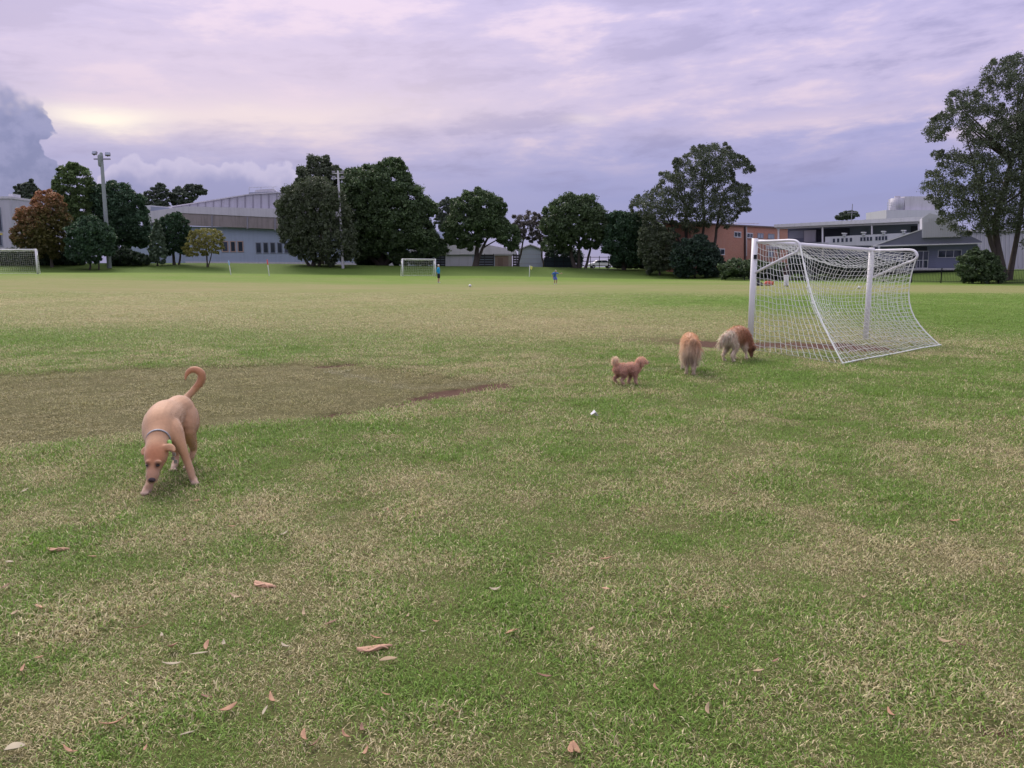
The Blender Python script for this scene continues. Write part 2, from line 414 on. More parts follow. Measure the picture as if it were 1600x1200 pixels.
def build_ground():
    ys = [-14., -6., -2., 0.]
    y = .6
    while y < 1800: ys.append(y); y += max(.045, .0065*y) if y < 60 else .03*y-.9
    ys = np.array(ys); us = np.linspace(-1, 1, 281); us = np.sign(us)*(.72*abs(us)+.9*abs(us)**7)
    YY, UU = np.meshgrid(ys, us, indexing='ij'); XX = UU*(np.maximum(YY, 0)+3.5)*1.15
    d, w, di, li = turf(XX, YY)
    ZZ = gz(XX, YY)-.035*w-.03*di
    nr, nc = XX.shape; V = np.stack([XX, YY, ZZ], -1).reshape(-1, 3)
    i = np.arange(nr*nc).reshape(nr, nc); q = np.stack([i[:-1, :-1], i[:-1, 1:], i[1:, 1:], i[1:, :-1]], -1).reshape(-1, 4)
    me = bpy.data.meshes.new('ground'); me.vertices.add(len(V)); me.vertices.foreach_set('co', V.astype(np.float32).ravel())
    me.loops.add(q.size); me.loops.foreach_set('vertex_index', q.astype(np.int32).ravel())
    me.polygons.add(len(q)); me.polygons.foreach_set('loop_start', np.arange(0, q.size, 4, dtype=np.int32)); me.update(calc_edges=True)
    for nm, a in (('dry', d), ('worn', w), ('dirt', di), ('line', li), ('rough', sstep(edge_e(XX, YY), -6, 2))):  # rough: mask of the far bank, where tree shade is painted
        at = me.attributes.new(nm, 'FLOAT', 'POINT'); at.data.foreach_set('value', a.astype(np.float32).ravel())
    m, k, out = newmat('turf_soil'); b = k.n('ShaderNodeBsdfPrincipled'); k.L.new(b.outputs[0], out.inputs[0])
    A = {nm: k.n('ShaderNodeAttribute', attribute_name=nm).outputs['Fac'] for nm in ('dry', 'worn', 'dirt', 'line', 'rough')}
    pos = k.n('ShaderNodeNewGeometry').outputs['Position']
    n1 = k.noise(pos, 1.1, 6, .65); n2 = k.noise(pos, 9., 5, .7); n3 = k.noise(pos, 60., 3, .6)
    mp = k.n('ShaderNodeMapping'); k.L.new(pos, mp.inputs[0]); mp.inputs['Scale'].default_value = (.5, 1.1, 1.)
    n4 = k.noise(mp.outputs[0], .35, 6, .7)
    dry = k.m('ADD', A['dry'], k.m('ADD', k.m('MULTIPLY', k.m('SUBTRACT', n2, .5), .7), k.m('MULTIPLY', k.m('SUBTRACT', n4, .5), 1.0)), clamp=True)
    green = k.mix(n1, GREEN_A, GREEN_B)
    n6 = k.noise(pos, 2.6, 4, .7)
    dry = k.m('ADD', dry, k.m('MULTIPLY', k.m('SUBTRACT', n6, .5), .7), clamp=True)
    c = k.mix(dry, green, k.mix(n2, (.185, .172, .072), (.320, .290, .145)))
    c = k.mix(k.m('MULTIPLY', A['rough'], .85), c, k.mix(n6, (.050, .088, .020), (.098, .150, .034)))  # shade under the trees painted into the bank's grass as darker green
    wc = k.mix(k.ss(n2, .35, .65), (.128, .117, .050), (.275, .240, .120))
    c = k.mix(k.m('MULTIPLY', A['worn'], .92), c, wc)
    c = k.mix(k.m('MULTIPLY', A['line'], .25), c, (.42, .40, .36))
    c = k.mix(k.ss(n3, .45, .15), c, (.05, .045, .022))
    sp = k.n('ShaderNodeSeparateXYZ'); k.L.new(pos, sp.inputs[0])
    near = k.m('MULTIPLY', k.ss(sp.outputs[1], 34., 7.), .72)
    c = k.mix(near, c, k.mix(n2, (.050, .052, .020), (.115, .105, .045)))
    dc = k.mix(n2, (.060, .032, .024), (.150, .088, .062))
    c = k.mix(k.ss(k.m('ADD', A['dirt'], k.m('MULTIPLY', k.m('SUBTRACT', n2, .5), .5)), .25, .65), c, dc)
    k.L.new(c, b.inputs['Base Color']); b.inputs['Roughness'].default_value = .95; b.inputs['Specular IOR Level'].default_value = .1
    bp = k.n('ShaderNodeBump'); bp.inputs['Strength'].default_value = .7; bp.inputs['Distance'].default_value = .03
    k.L.new(k.m('ADD', k.m('MULTIPLY', n2, 1.2), n3), bp.inputs['Height']); k.L.new(bp.outputs[0], b.inputs['Normal'])
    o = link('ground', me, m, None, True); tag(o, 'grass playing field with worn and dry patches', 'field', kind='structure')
GREEN_A = (.105, .180, .028); GREEN_B = (.165, .245, .048)
build_ground()

def build_grass():
    pc = bpy.data.collections.new('turf_tufts')       # kept out of the scene: only instanced
    m, k, out = newmat('grass_blade')
    bl = k.n('ShaderNodeAttribute', attribute_name='blade').outputs['Fac']
    def ia(nm):
        a = k.n('ShaderNodeAttribute', attribute_name=nm); a.attribute_type = 'INSTANCER'; return a.outputs['Fac']
    dry, worn, line, rnd = ia('dry'), ia('worn'), ia('line'), ia('rnd')
    pos = k.n('ShaderNodeNewGeometry').outputs['Position']
    n = k.noise(pos, 1.1, 5, .65); n2 = k.noise(pos, 14., 3, .6)
    dd = k.m('ADD', k.m('MULTIPLY', dry, .95), k.m('MULTIPLY', k.m('SUBTRACT', n2, .5), .7))
    isdry = k.ss(k.m('SUBTRACT', dd, bl), -.06, .06)
    b2 = k.m('FRACT', k.m('MULTIPLY', bl, 17.3))
    g = k.mix(n, (.105, .225, .020), (.175, .310, .048)); g = k.mix(k.m('MULTIPLY', b2, .6), g, (.30, .39, .11))
    s = k.mix(b2, (.30, .26, .115), (.74, .65, .40))
    c = k.mix(isdry, g, s)
    wcol = k.mix(b2, (.18, .168, .068), (.46, .40, .20))
    c = k.mix(k.m('MULTIPLY', worn, .85), c, wcol)
    c = k.mix(k.m('MULTIPLY', line, .35), c, (.55, .54, .50))
    b3 = k.m('FRACT', k.m('MULTIPLY', bl, 41.7)); sc_ = k.n('ShaderNodeVectorMath', operation='SCALE'); k.L.new(c, sc_.inputs[0]); k.L.new(k.m('ADD', .55, k.m('MULTIPLY', b3, .98)), sc_.inputs['Scale']); c = sc_.outputs[0]
    b = k.n('ShaderNodeBsdfPrincipled'); k.L.new(c, b.inputs['Base Color']); b.inputs['Roughness'].default_value = .6; b.inputs['Specular IOR Level'].default_value = .25
    t = k.n('ShaderNodeBsdfTranslucent'); k.L.new(c, t.inputs[0]); mx = k.n('ShaderNodeMixShader'); mx.inputs[0].default_value = .3
    k.L.new(b.outputs[0], mx.inputs[1]); k.L.new(t.outputs[0], mx.inputs[2]); k.L.new(mx.outputs[0], out.inputs[0])
    for v in range(8):
        V = []; F_ = []; B = []
        for j in range(84):
            r = .13*math.sqrt(random.random()); a = random.uniform(0, 6.283); c0 = Vector((r*math.cos(a), r*math.sin(a), -.004))
            L = random.uniform(.012, .032); wd = random.uniform(.0011, .0021); h = random.uniform(0, 6.283); lean = random.uniform(.55, 1.6)
            dv = Vector((math.cos(h), math.sin(h), 0)); sv = Vector((-dv.y, dv.x, 0))
            p1 = c0+dv*(L*.5*math.sin(lean*.6))+Vector((0, 0, L*.5*math.cos(lean*.6)))
            p2 = p1+dv*(L*.55*math.sin(lean*1.25))+Vector((0, 0, L*.5*math.cos(lean*1.25)))
            i = len(V); V += [c0-sv*wd, c0+sv*wd, p1+sv*wd*.9, p1-sv*wd*.9, p2]
            F_ += [(i, i+1, i+2, i+3), (i+3, i+2, i+4)]; B += [random.random()]*5
        me = bpy.data.meshes.new('tuft'); me.from_pydata(V, [], F_); me.materials.append(m)
        at = me.attributes.new('blade', 'FLOAT', 'POINT'); at.data.foreach_set('value', B)
        o = bpy.data.objects.new('tuft', me); pc.objects.link(o)
    # points, thinning with distance
    pts = []
    y = 1.75
    while y < 46:
        dy = max(.09, .02*y); half = (.70*(y+.3)+.35)
        dens = 400*min(1, (4.0/y)**1.35)
        n = int(dens*dy*2*half); 
        pts.append(np.stack([RNG.uniform(-half, half, n), RNG.uniform(y, y+dy, n)], -1)); y += dy
    p = np.vstack(pts); X, Y = p[:, 0], p[:, 1]
    d, w, di, li = turf(X, Y)
    keep = RNG.random(len(X)) > np.clip(di*2.4+w*.38, 0, .985); X, Y, d, w, di, li = [a[keep] for a in (X, Y, d, w, di, li)]
    Z = gz(X, Y)-.035*w-.03*di; N = len(X)
    me = bpy.data.meshes.new('grass'); me.vertices.add(N); me.vertices.foreach_set('co', np.stack([X, Y, Z], -1).astype(np.float32).ravel())
    lump = fbm(X*3.1, Y*3.1, 3, 120)
    sc = (np.clip((Y/4.5)**.45, .95, 2.0))*RNG.uniform(.6, 1.4, N)*(.40+1.15*lump)
    hz = (1-.38*w)*RNG.uniform(.7, 1.15, N)/np.clip((Y/9)**.35, 1, 1.7)*(1.12-.3*d)
    def fa(nm, a, typ='FLOAT'):
        at = me.attributes.new(nm, typ, 'POINT')
        at.data.foreach_set('vector' if typ == 'FLOAT_VECTOR' else 'value', np.ascontiguousarray(a).ravel())
    fa('dry', d.astype(np.float32)); fa('worn', w.astype(np.float32)); fa('line', li.astype(np.float32)); fa('rnd', RNG.random(N).astype(np.float32))
    fa('rot', np.stack([RNG.normal(0, .08, N), RNG.normal(0, .08, N), RNG.uniform(0, 6.28, N)], -1).astype(np.float32), 'FLOAT_VECTOR')
    fa('scl', np.stack([sc, sc, sc*hz], -1).astype(np.float32), 'FLOAT_VECTOR')
    fa('idx', RNG.integers(0, 8, N).astype(np.int32), 'INT')
    o = link('grass', me, m); tag(o, 'short mown grass covering the playing field', 'grass', kind='stuff')
    g = bpy.data.node_groups.new('grass_on_points', 'GeometryNodeTree')
    g.interface.new_socket('Geometry', in_out='INPUT', socket_type='NodeSocketGeometry'); g.interface.new_socket('Geometry', in_out='OUTPUT', socket_type='NodeSocketGeometry')
    gi = g.nodes.new('NodeGroupInput'); go = g.nodes.new('NodeGroupOutput')
    ci = g.nodes.new('GeometryNodeCollectionInfo'); ci.inputs[0].default_value = pc; ci.inputs['Separate Children'].default_value = True; ci.inputs['Reset Children'].default_value = True
    ip = g.nodes.new('GeometryNodeInstanceOnPoints'); ip.inputs['Pick Instance'].default_value = True
    def na(nm, typ):
        a = g.nodes.new('GeometryNodeInputNamedAttribute'); a.data_type = typ; a.inputs[0].default_value = nm; return a.outputs[0]
    g.links.new(gi.outputs[0], ip.inputs['Points']); g.links.new(ci.outputs[0], ip.inputs['Instance'])
    g.links.new(na('idx', 'INT'), ip.inputs['Instance Index']); g.links.new(na('scl', 'FLOAT_VECTOR'), ip.inputs['Scale'])
    er = g.nodes.new('FunctionNodeEulerToRotation'); g.links.new(na('rot', 'FLOAT_VECTOR'), er.inputs[0]); g.links.new(er.outputs[0], ip.inputs['Rotation'])
    g.links.new(ip.outputs[0], go.inputs[0])
    md = o.modifiers.new('tufts', 'NODES'); md.node_group = g
    print('grass tufts', N)
build_grass()

# ------------------------------------------------------------------ trees
def limb_path(a, b, bend=.15, n=5):
    a = Vector(a); b = Vector(b); L = (b-a).length; off = Vector((random.uniform(-1, 1), random.uniform(-1, 1), random.uniform(0, .6)))*L*bend
    return [a.lerp(b, t)+off*math.sin(math.pi*t)+Vector((random.uniform(-1, 1), random.uniform(-1, 1), 0))*L*.02 for t in np.linspace(0, 1, n)]
def tree(name, label, cat, poly, Y, trunks, colf, leaf=.32, dens=1., rmin=5, rmax=14, flat=.75, thick=.55, gap=0., bark='bark', trunk_r=.28, group=None, droop=0., sub=9, seed=0, limbs=9, fill=1.15, aspect=.5, inner=.35, core=.35):
    """poly: crown outline as seen; filled with leaf clumps through its depth"""
    rs = np.random.default_rng(seed+500); random.seed(seed+900)
    poly = np.array(poly, float); x0, y0 = poly.min(0); x1, y1 = poly.max(0); ppm = F/Y
    cands = np.stack([rs.uniform(x0, x1, 2600), rs.uniform(y0, y1, 2600)], -1)
    sd = -poly_sd(cands[:, 0], cands[:, 1], [tuple(p) for p in poly])
    amp = .16*min(x1-x0, y1-y0); sd = sd+(fbm(cands[:, 0]/(amp*.9)+seed*3.7, cands[:, 1]/(amp*.9), 2, seed+40)-.5)*amp*1.5
    puffs = []; area = 0
    order = np.argsort(-sd+rs.normal(0, rmax*.45, len(sd)))
    tot = .5*abs(sum(poly[i][0]*poly[(i+1) % len(poly)][1]-poly[(i+1) % len(poly)][0]*poly[i][1] for i in range(len(poly))))
    for i in order:
        s = sd[i]
        if s < rmin*.55: continue
        r = min(rmax, max(rmin, s*1.0))*rs.uniform(.8, 1.08)
        ok = True
        for q in puffs:
            if math.hypot(q[0]-cands[i][0], q[1]-cands[i][1]) < (q[2]+r)*(.52+gap): ok = False; break
        if ok: puffs.append((cands[i][0], cands[i][1], r, s))
    smax = max(p[3] for p in puffs); W = (x1-x0)/ppm/2
    base = ground_at(trunks[0][0], Y)
    root = empty(name, base); tag(root, label, cat, group)
    V = []; C = []; ends = []
    top = P(0, y0, Y).z; bot = P(0, y1, Y).z
    for (px, py, r, s) in puffs:
        Tm = thick*W*math.sqrt(max(0, 1-(1-min(1, s/smax))**2))
        offs = [0.] if Tm*ppm < r*.9 else list(np.linspace(-Tm, Tm, max(2, int(2*Tm*ppm/(1.5*r)))))
        if len(offs) > 5: offs = offs[:3]+offs[-1:]
        for of in offs:
            yy = Y+of+rs.uniform(-.25, .25)*r/ppm
            c = np.array(P(px+rs.uniform(-.2, .2)*r, py, yy)); rr = r/ppm
            ends.append((c, rr))
            ns = max(4, int(sub*rs.uniform(.8, 1.2)))
            # sub-clumps on the shell of the puff
            dv = rs.normal(0, 1, (ns, 3)); dv /= np.linalg.norm(dv, axis=1)[:, None]; dv[:, 2] = np.where(dv[:, 2] < -.6, -dv[:, 2], dv[:, 2])
            if core:
                n = int(core*26*(rr/leaf/3)**1.2)+8; u = rs.normal(0, 1, (n, 3)); u /= np.linalg.norm(u, axis=1)[:, None]
                p = c+u*rr*.72*(rs.random(n)**.4)[:, None]*np.array([1, 1, flat]); a = rs.normal(0, 1, (n, 3)); a /= np.linalg.norm(a, axis=1)[:, None]
                b = np.cross(a, rs.normal(0, 1, (n, 3))); b /= np.linalg.norm(b, axis=1)[:, None]
                A = a*leaf*.95; B = b*leaf*.7; V.append(np.stack([p-A, p+B, p+A, p-B], 1).reshape(-1, 3)); t = (p[:, 2]-bot)/(top-bot+1e-6); C.append(colf(t, (p[:, 0]-P(x0, 0, Y).x)/(2*W), rs, n)*.9)
            for d in dv:
                cc = c+d*rr*np.array([.68, .68, .68*flat]); sr = rr*rs.uniform(.36, .58)
                n = max(6, int(dens*fill*2.4*(sr/leaf)**2*4))
                n = min(n, 240)
                u = rs.normal(0, 1, (n, 3)); u /= np.linalg.norm(u, axis=1)[:, None]
                p = cc+u*(sr*rs.uniform(inner, 1.08, n)**.6*np.where(rs.random(n) < .12, 1.55, 1.))[:, None]*np.array([1, 1, flat])
                p[:, 2] -= droop*rs.random(n)*sr
                ln = leaf*rs.uniform(.55, 1.25, n)
                a = rs.normal(0, 1, (n, 3)); a[:, 2] -= droop*1.6; a /= np.linalg.norm(a, axis=1)[:, None]
                nn = u*.9+rs.normal(0, .7, (n, 3)); nn[:, 2] += .35
                b = np.cross(nn, a); b /= (np.linalg.norm(b, axis=1)[:, None]+1e-9)
                A = a*ln[:, None]*.5; B = b*ln[:, None]*aspect*.5
                V.append(np.stack([p-A, p+B-A*.1, p+A, p-B-A*.1], 1).reshape(-1, 3))
                t = (p[:, 2]-bot)/(top-bot+1e-6); hx = (p[:, 0]-P(x0, 0, Y).x)/(2*W)
                C.append(colf(t, hx, rs, n)*rs.uniform(.62, 1.45))
    V = np.concatenate(V)-np.array(base); C = np.concatenate(C)
    link('crown', soup('crown', V, 4, C), M['leaf'], root)
    bm = bmesh.new(); ends.sort(key=lambda e: -e[1])
    cz = sum(e[0][2] for e in ends)/len(ends)
    tops = []
    for i, tr in enumerate(trunks):
        b = ground_at(tr[0], Y+(tr[3] if len(tr) > 3 else 0.)); tp = P(tr[1], tr[2], Y)
        r = trunk_r*(1 if i == 0 else random.uniform(.6, .85))
        path = limb_path(b-Vector((0, 0, .25)), tp, .05, 6)
        loft(bm, [(*(p-base), r*(1.25 if j == 0 else 1-.45*j/5), r*(1.25 if j == 0 else 1-.45*j/5)) for j, p in enumerate(path)], 9, 2, up=(0, 1, 0))
        tops.append((tp, r*.55, path))
    picks = ends[:2*limbs]; random.shuffle(picks)
    for c, rr in picks[:limbs]:
        c = Vector(c); tp, r, path = min(tops, key=lambda t: (t[0]-c).length)
        st = tp if c.z > tp.z-.2 else path[4]
        if c.z < st.z: st = path[3]
        pp = limb_path(st, c, .12, 5)
        rl = min(r*.75, .05+(c-st).length*.022)
        loft(bm, [(*(p-base), rl*(1-.8*j/4), rl*(1-.8*j/4)) for j, p in enumerate(pp)], 6, 2, up=(0, 1, .01))
    obj('trunk', bm, M[bark], root, True)
    return root
def cgreen(a, b, hi=None):
    a = np.array(a)*1.3; b = np.array(b)*1.5
    def f(t, hx, rs, n):
        k = rs.random(n)[:, None]; c = a*(1-k)+b*k
        return c
    return f
dk = cgreen((.036, .060, .028), (.080, .115, .050)); mid = cgreen((.045, .080, .026), (.095, .140, .048))
dk2 = cgreen((.022, .050, .026), (.050, .090, .045)); olive = cgreen((.043, .058, .033), (.080, .098, .054)); gum = cgreen((.038, .052, .031), (.076, .094, .053))
figc = cgreen((.034, .060, .026), (.076, .112, .046))
def autumn(t, hx, rs, n):
    k = np.clip((t-.52)*2.0-(hx-.5)*.9+rs.normal(0, .28, n), 0, 1)[:, None]
    g = np.array((.115, .112, .038))*(1-.4*rs.random(n)[:, None])+np.array((.03, .02, 0))*rs.random(n)[:, None]
    o = np.array((.40, .19, .105))*(.7+.6*rs.random(n)[:, None])
    return g*(1-k)+o*k
yel = cgreen((.12, .125, .035), (.19, .175, .05))
def redspots(t, hx, rs, n):
    return figc(t, hx, rs, n)

def build_trees():
    T = tree
    GR = 'trees along the far edge of the field'
    T('maple_tree', 'autumn tree turning orange at its top, left of the floodlight pole', 'tree', [(62,300),(78,289),(90,303),(105,330),(111,360),(108,385),(95,402),(60,400),(40,390),(14,374),(22,345),(35,325)], 104, [(82,78,370)], autumn, .26, 1.15, 4, 8, .8, .6, trunk_r=.2, group=GR, seed=1, sub=8)
    T('evergreen_tree', 'tall pointed dark evergreen between the autumn tree and the floodlight pole', 'tree', [(95,262),(112,251),(128,260),(142,273),(146,300),(142,345),(120,370),(95,350),(82,315),(80,285)], 113, [(113,112,330)], mid, .28, 1., 4, 8, .8, .6, group=GR, seed=2)
    T('broadleaf_tree', 'wide dark tree directly behind the floodlight pole', 'tree', [(140,292),(160,281),(185,280),(205,290),(222,308),(232,340),(238,372),(228,388),(205,384),(180,392),(150,390),(135,350)], 115, [(184,184,340)], dk2, .30, 1., 5, 10, .85, .6, group=GR, seed=3, gap=-.03)
    T('round_bush', 'dense rounded dark green bush at the foot of the floodlight pole', 'bush', [(125,336),(145,332),(165,345),(178,370),(176,398),(150,410),(120,409),(103,398),(100,372),(108,350)], 101, [(139,140,385),(155,152,380)], dk2, .24, 1.1, 4, 8, .85, .65, trunk_r=.12, group=GR, seed=4)
    T('cypress_tree', 'narrow pale conifer shaped shrub beside the rounded dark tree', 'tree', [(243,343),(252,350),(258,370),(262,395),(259,411),(235,411),(231,388),(236,365)], 106, [(246,246,375)], cgreen((.055,.085,.05),(.10,.14,.085)), .26, .8, 3, 5, .8, .6, trunk_r=.12, group=GR, seed=5, gap=.02)
    T('rounded_tree', 'rounded very dark tree with short trunk left of the yellow tree', 'tree', [(250,338),(270,331),(290,338),(300,356),(297,380),(287,397),(262,397),(250,384),(243,360)], 108, [(273,271,375),(279,280,378)], cgreen((.018,.042,.022),(.040,.075,.036)), .24, 1.2, 4, 7, .85, .65, trunk_r=.22, group=GR, seed=6)
    T('yellow_tree', 'small yellowing autumn tree in front of the blue grey hall', 'tree', [(300,363),(318,356),(338,357),(350,372),(350,388),(340,397),(318,398),(296,401),(285,388),(289,372)], 105, [(324,322,382),(324,334,380)], yel, .24, .62, 3, 5.5, .8, .7, trunk_r=.12, group=GR, seed=7, gap=.14, limbs=18, core=0)
    T('she_oak_tree', 'olive grey she-oak with drooping foliage in front of the big fig', 'tree', [(440,292),(462,278),(500,278),(530,298),(546,330),(555,370),(553,408),(520,416),(480,414),(458,402),(445,392),(433,370),(430,330)], 110, [(490,487,350),(497,512,345),(484,455,350)], olive, .34, 1., 6, 11, 1.05, .55, trunk_r=.3, group=GR, droop=.5, seed=8, aspect=.32, sub=10)
    T('gum_tree', 'paler gum tree whose top shows above the olive she-oak', 'tree', [(468,264),(486,247),(508,245),(524,256),(534,280),(520,310),(480,312),(462,290)], 122, [(505,500,300)], gum, .32, .9, 5, 9, .9, .6, trunk_r=.3, group=GR, seed=9, gap=.0)
    T('fig_tree', 'huge spreading dark fig tree behind the small far goal', 'tree', [(520,270),(540,248),(570,251),(600,256),(624,252),(642,270),(662,300),(680,330),(690,355),(692,388),(684,404),(645,408),(600,404),(560,408),(538,400),(530,350),(518,310)], 119, [(597,592,375),(600,625,370),(594,560,372)], figc, .36, 1., 7, 15, .72, .62, trunk_r=.55, group=GR, seed=10, sub=12, gap=-.06, core=.8)
    T('fig_tree', 'dome topped fig tree in front of the low grey shed', 'tree', [(706,322),(720,303),(745,291),(768,297),(788,316),(804,345),(812,372),(806,392),(790,396),(775,384),(755,378),(738,388),(718,386),(700,372),(695,348)], 117, [(743,746,372),(744,765,368)], figc, .32, 1., 6, 11, .74, .62, trunk_r=.42, group=GR, seed=11, sub=11, gap=-.05, core=.6)
    T('sparse_tree', 'thin grey half bare tree arching over the white shed', 'tree', [(803,338),(825,328),(846,334),(853,362),(850,392),(836,380),(818,374),(808,384),(803,362)], 124, [(808,818,375),(852,845,375)], cgreen((.07,.065,.06),(.12,.11,.10)), .26, .55, 4, 7, .8, .6, trunk_r=.2, group=GR, seed=12, gap=.1, limbs=16)
    T('broadleaf_tree', 'round crowned tree on several dark trunks right of the white shed', 'tree', [(850,327),(868,311),(890,302),(915,304),(935,317),(950,330),(962,350),(957,385),(932,392),(905,388),(880,392),(848,388),(846,355)], 116, [(899,890,370),(907,905,368),(914,925,372)], dk, .32, 1., 5, 10, .9, .6, trunk_r=.33, group=GR, seed=13, gap=-.02)
    T('broadleaf_tree', 'low dark tree filling the gap left of the tall gum', 'tree', [(950,336),(975,328),(1000,330),(1014,360),(1012,404),(985,416),(955,412),(943,388),(945,355)], 113, [(975,976,370)], dk2, .32, 1., 5, 10, .9, .65, trunk_r=.3, group=GR, seed=14, gap=-.08)
    T('gum_tree', 'tall open crowned gum tree left of the orange brick building', 'tree', [(1060,236),(1090,225),(1125,228),(1150,238),(1172,254),(1180,272),(1163,276),(1150,268),(1142,290),(1168,296),(1171,318),(1158,340),(1138,352),(1108,358),(1080,362),(1040,352),(1005,344),(985,332),(998,310),(1015,290),(1040,270),(1054,262)], 108, [(1085,1070,320),(1093,1098,300),(1100,1130,310),(1079,1040,330)], gum, .30, .82, 4, 9, 1.0, .55, trunk_r=.30, group=GR, seed=15, gap=.08, limbs=44, droop=.25, sub=9, aspect=.4, core=0)
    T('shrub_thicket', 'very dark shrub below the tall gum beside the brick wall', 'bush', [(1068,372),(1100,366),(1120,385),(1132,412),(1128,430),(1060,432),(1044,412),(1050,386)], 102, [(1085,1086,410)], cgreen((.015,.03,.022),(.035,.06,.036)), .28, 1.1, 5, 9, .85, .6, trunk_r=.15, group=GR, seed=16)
    T('shrub_thicket', 'dark brownish undergrowth left of the shrub below the gum', 'bush', [(1000,360),(1030,350),(1056,364),(1060,400),(1052,428),(1005,425),(996,395)], 106, [(1030,1030,405)], olive, .30, 1., 5, 9, .9, .6, trunk_r=.15, group=GR, seed=17)
    T('low_shrub', 'low green shrubs against the fence left of the near goal', 'bush', [(1120,412),(1150,405),(1185,408),(1225,412),(1240,430),(1225,436),(1130,434)], 93, [(1180,1180,425)], dk, .24, 1., 4, 6, .8, .9, trunk_r=.06, group=GR, seed=18)
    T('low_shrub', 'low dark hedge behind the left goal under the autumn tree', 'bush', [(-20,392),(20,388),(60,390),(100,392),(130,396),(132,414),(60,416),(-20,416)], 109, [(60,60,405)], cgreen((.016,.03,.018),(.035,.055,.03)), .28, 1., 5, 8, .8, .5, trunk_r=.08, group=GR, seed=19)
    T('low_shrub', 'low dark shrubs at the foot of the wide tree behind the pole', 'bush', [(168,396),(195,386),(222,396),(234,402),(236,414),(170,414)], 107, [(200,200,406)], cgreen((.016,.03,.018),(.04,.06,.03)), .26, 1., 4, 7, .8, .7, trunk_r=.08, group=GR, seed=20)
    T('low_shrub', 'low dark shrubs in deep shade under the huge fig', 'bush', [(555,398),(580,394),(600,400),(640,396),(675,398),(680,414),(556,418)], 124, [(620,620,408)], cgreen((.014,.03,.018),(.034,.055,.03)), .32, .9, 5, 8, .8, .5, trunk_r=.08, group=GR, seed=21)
    T('low_shrub', 'long dark hedge behind the black fence seen through the near net', 'bush', [(1232,404),(1280,401),(1330,402),(1372,404),(1412,410),(1412,428),(1330,430),(1232,430)], 91, [(1320,1320,420)], cgreen((.016,.03,.022),(.036,.058,.034)), .26, 1., 5, 8, .8, .35, trunk_r=.06, group=GR, seed=24)
    T('low_shrub', 'dark hedge behind the wire fence right of the white shed', 'bush', [(850,390),(880,384),(912,390),(914,420),(850,420)], 130, [(880,880,405)], cgreen((.016,.03,.022),(.036,.058,.034)), .32, 1., 5, 8, .85, .5, trunk_r=.06, group=GR, seed=25)
    T('low_shrub', 'dark hedge behind the wire fence left of the brown undergrowth', 'bush', [(956,392),(985,386),(1020,388),(1050,392),(1052,424),(956,420)], 128, [(1000,1000,405)], cgreen((.016,.03,.022),(.036,.058,.034)), .32, 1., 5, 8, .85, .5, trunk_r=.06, group=GR, seed=26)
    T('broadleaf_tree', 'dark tree filling in behind the left side of the tall gum', 'tree', [(985,348),(1012,336),(1040,345),(1066,352),(1072,400),(1050,416),(992,416),(980,380)], 119, [(1020,1020,380)], dk, .34, 1., 5, 10, .9, .55, trunk_r=.25, group=GR, seed=27)
    T('gum_tree', 'very tall open gum tree at the right edge behind the black fence', 'tree', [(1556,112),(1578,87),(1600,90),(1645,105),(1680,160),(1705,240),(1690,330),(1640,395),(1590,385),(1545,380),(1510,362),(1480,340),(1448,312),(1436,290),(1446,270),(1468,272),(1470,240),(1496,222),(1490,208),(1458,206),(1466,178),(1482,148),(1512,143),(1524,168),(1545,140),(1550,150)], 76, [(1568,1578,250),(1574,1600,230),(1562,1530,290,.6)], gum, .24, .62, 6, 14, 1.0, .5, .10, 'bark', .38, None, .3, 10, 22, 70, aspect=.42, core=0)
    T('low_shrub', 'bushy green shrub at the foot of the right edge gum', 'bush', [(1502,398),(1528,386),(1556,398),(1572,425),(1570,442),(1505,440),(1494,418)], 73, [(1533,1533,425)], dk, .22, 1., 5, 9, .8, .7, trunk_r=.08, seed=23)
    # far off, over the roofs
    for i, (pl, Y, lb) in enumerate([([(20,296),(32,284),(48,281),(60,290),(62,318),(40,320),(25,308)], 190, 'flat topped far tree above the white block at left edge'),
            ([(226,300),(236,290),(250,286),(262,292),(266,330),(226,332)], 200, 'taller of the two far umbrella trees behind the hall roof'),
            ([(264,300),(280,292),(300,288),(318,292),(328,300),(314,304),(300,318),(296,328),(268,330)], 205, 'wide flat far umbrella tree behind the hall roof'),
            ([(682,318),(698,308),(712,318),(714,350),(690,360),(680,345)], 190, 'hazy far tree between the two figs'),
            ([(1306,338),(1318,330),(1332,328),(1345,334),(1338,342),(1310,344)], 210, 'small flat far tree above the white terrace roof'),
            ([(1370,342),(1377,335),(1385,340),(1386,348),(1370,349)], 210, 'tiny far tree left of the white roof tank'),
            ([(0,330),(0,318),(10,316),(18,322),(18,332)], 180, 'small far tree peeping over the white block at left edge')]):
        T('umbrella_tree', lb, 'tree', pl, Y, [((pl[0][0]+pl[-2][0])/2, (pl[0][0]+pl[2][0])/2+4, pl[-1][1]-4)], cgreen((.05,.065,.05),(.09,.11,.08)), .5, 1., 3, 5, .5, .7, trunk_r=.25, group='far trees above the roofs', seed=30+i, limbs=8, sub=7)
build_trees()

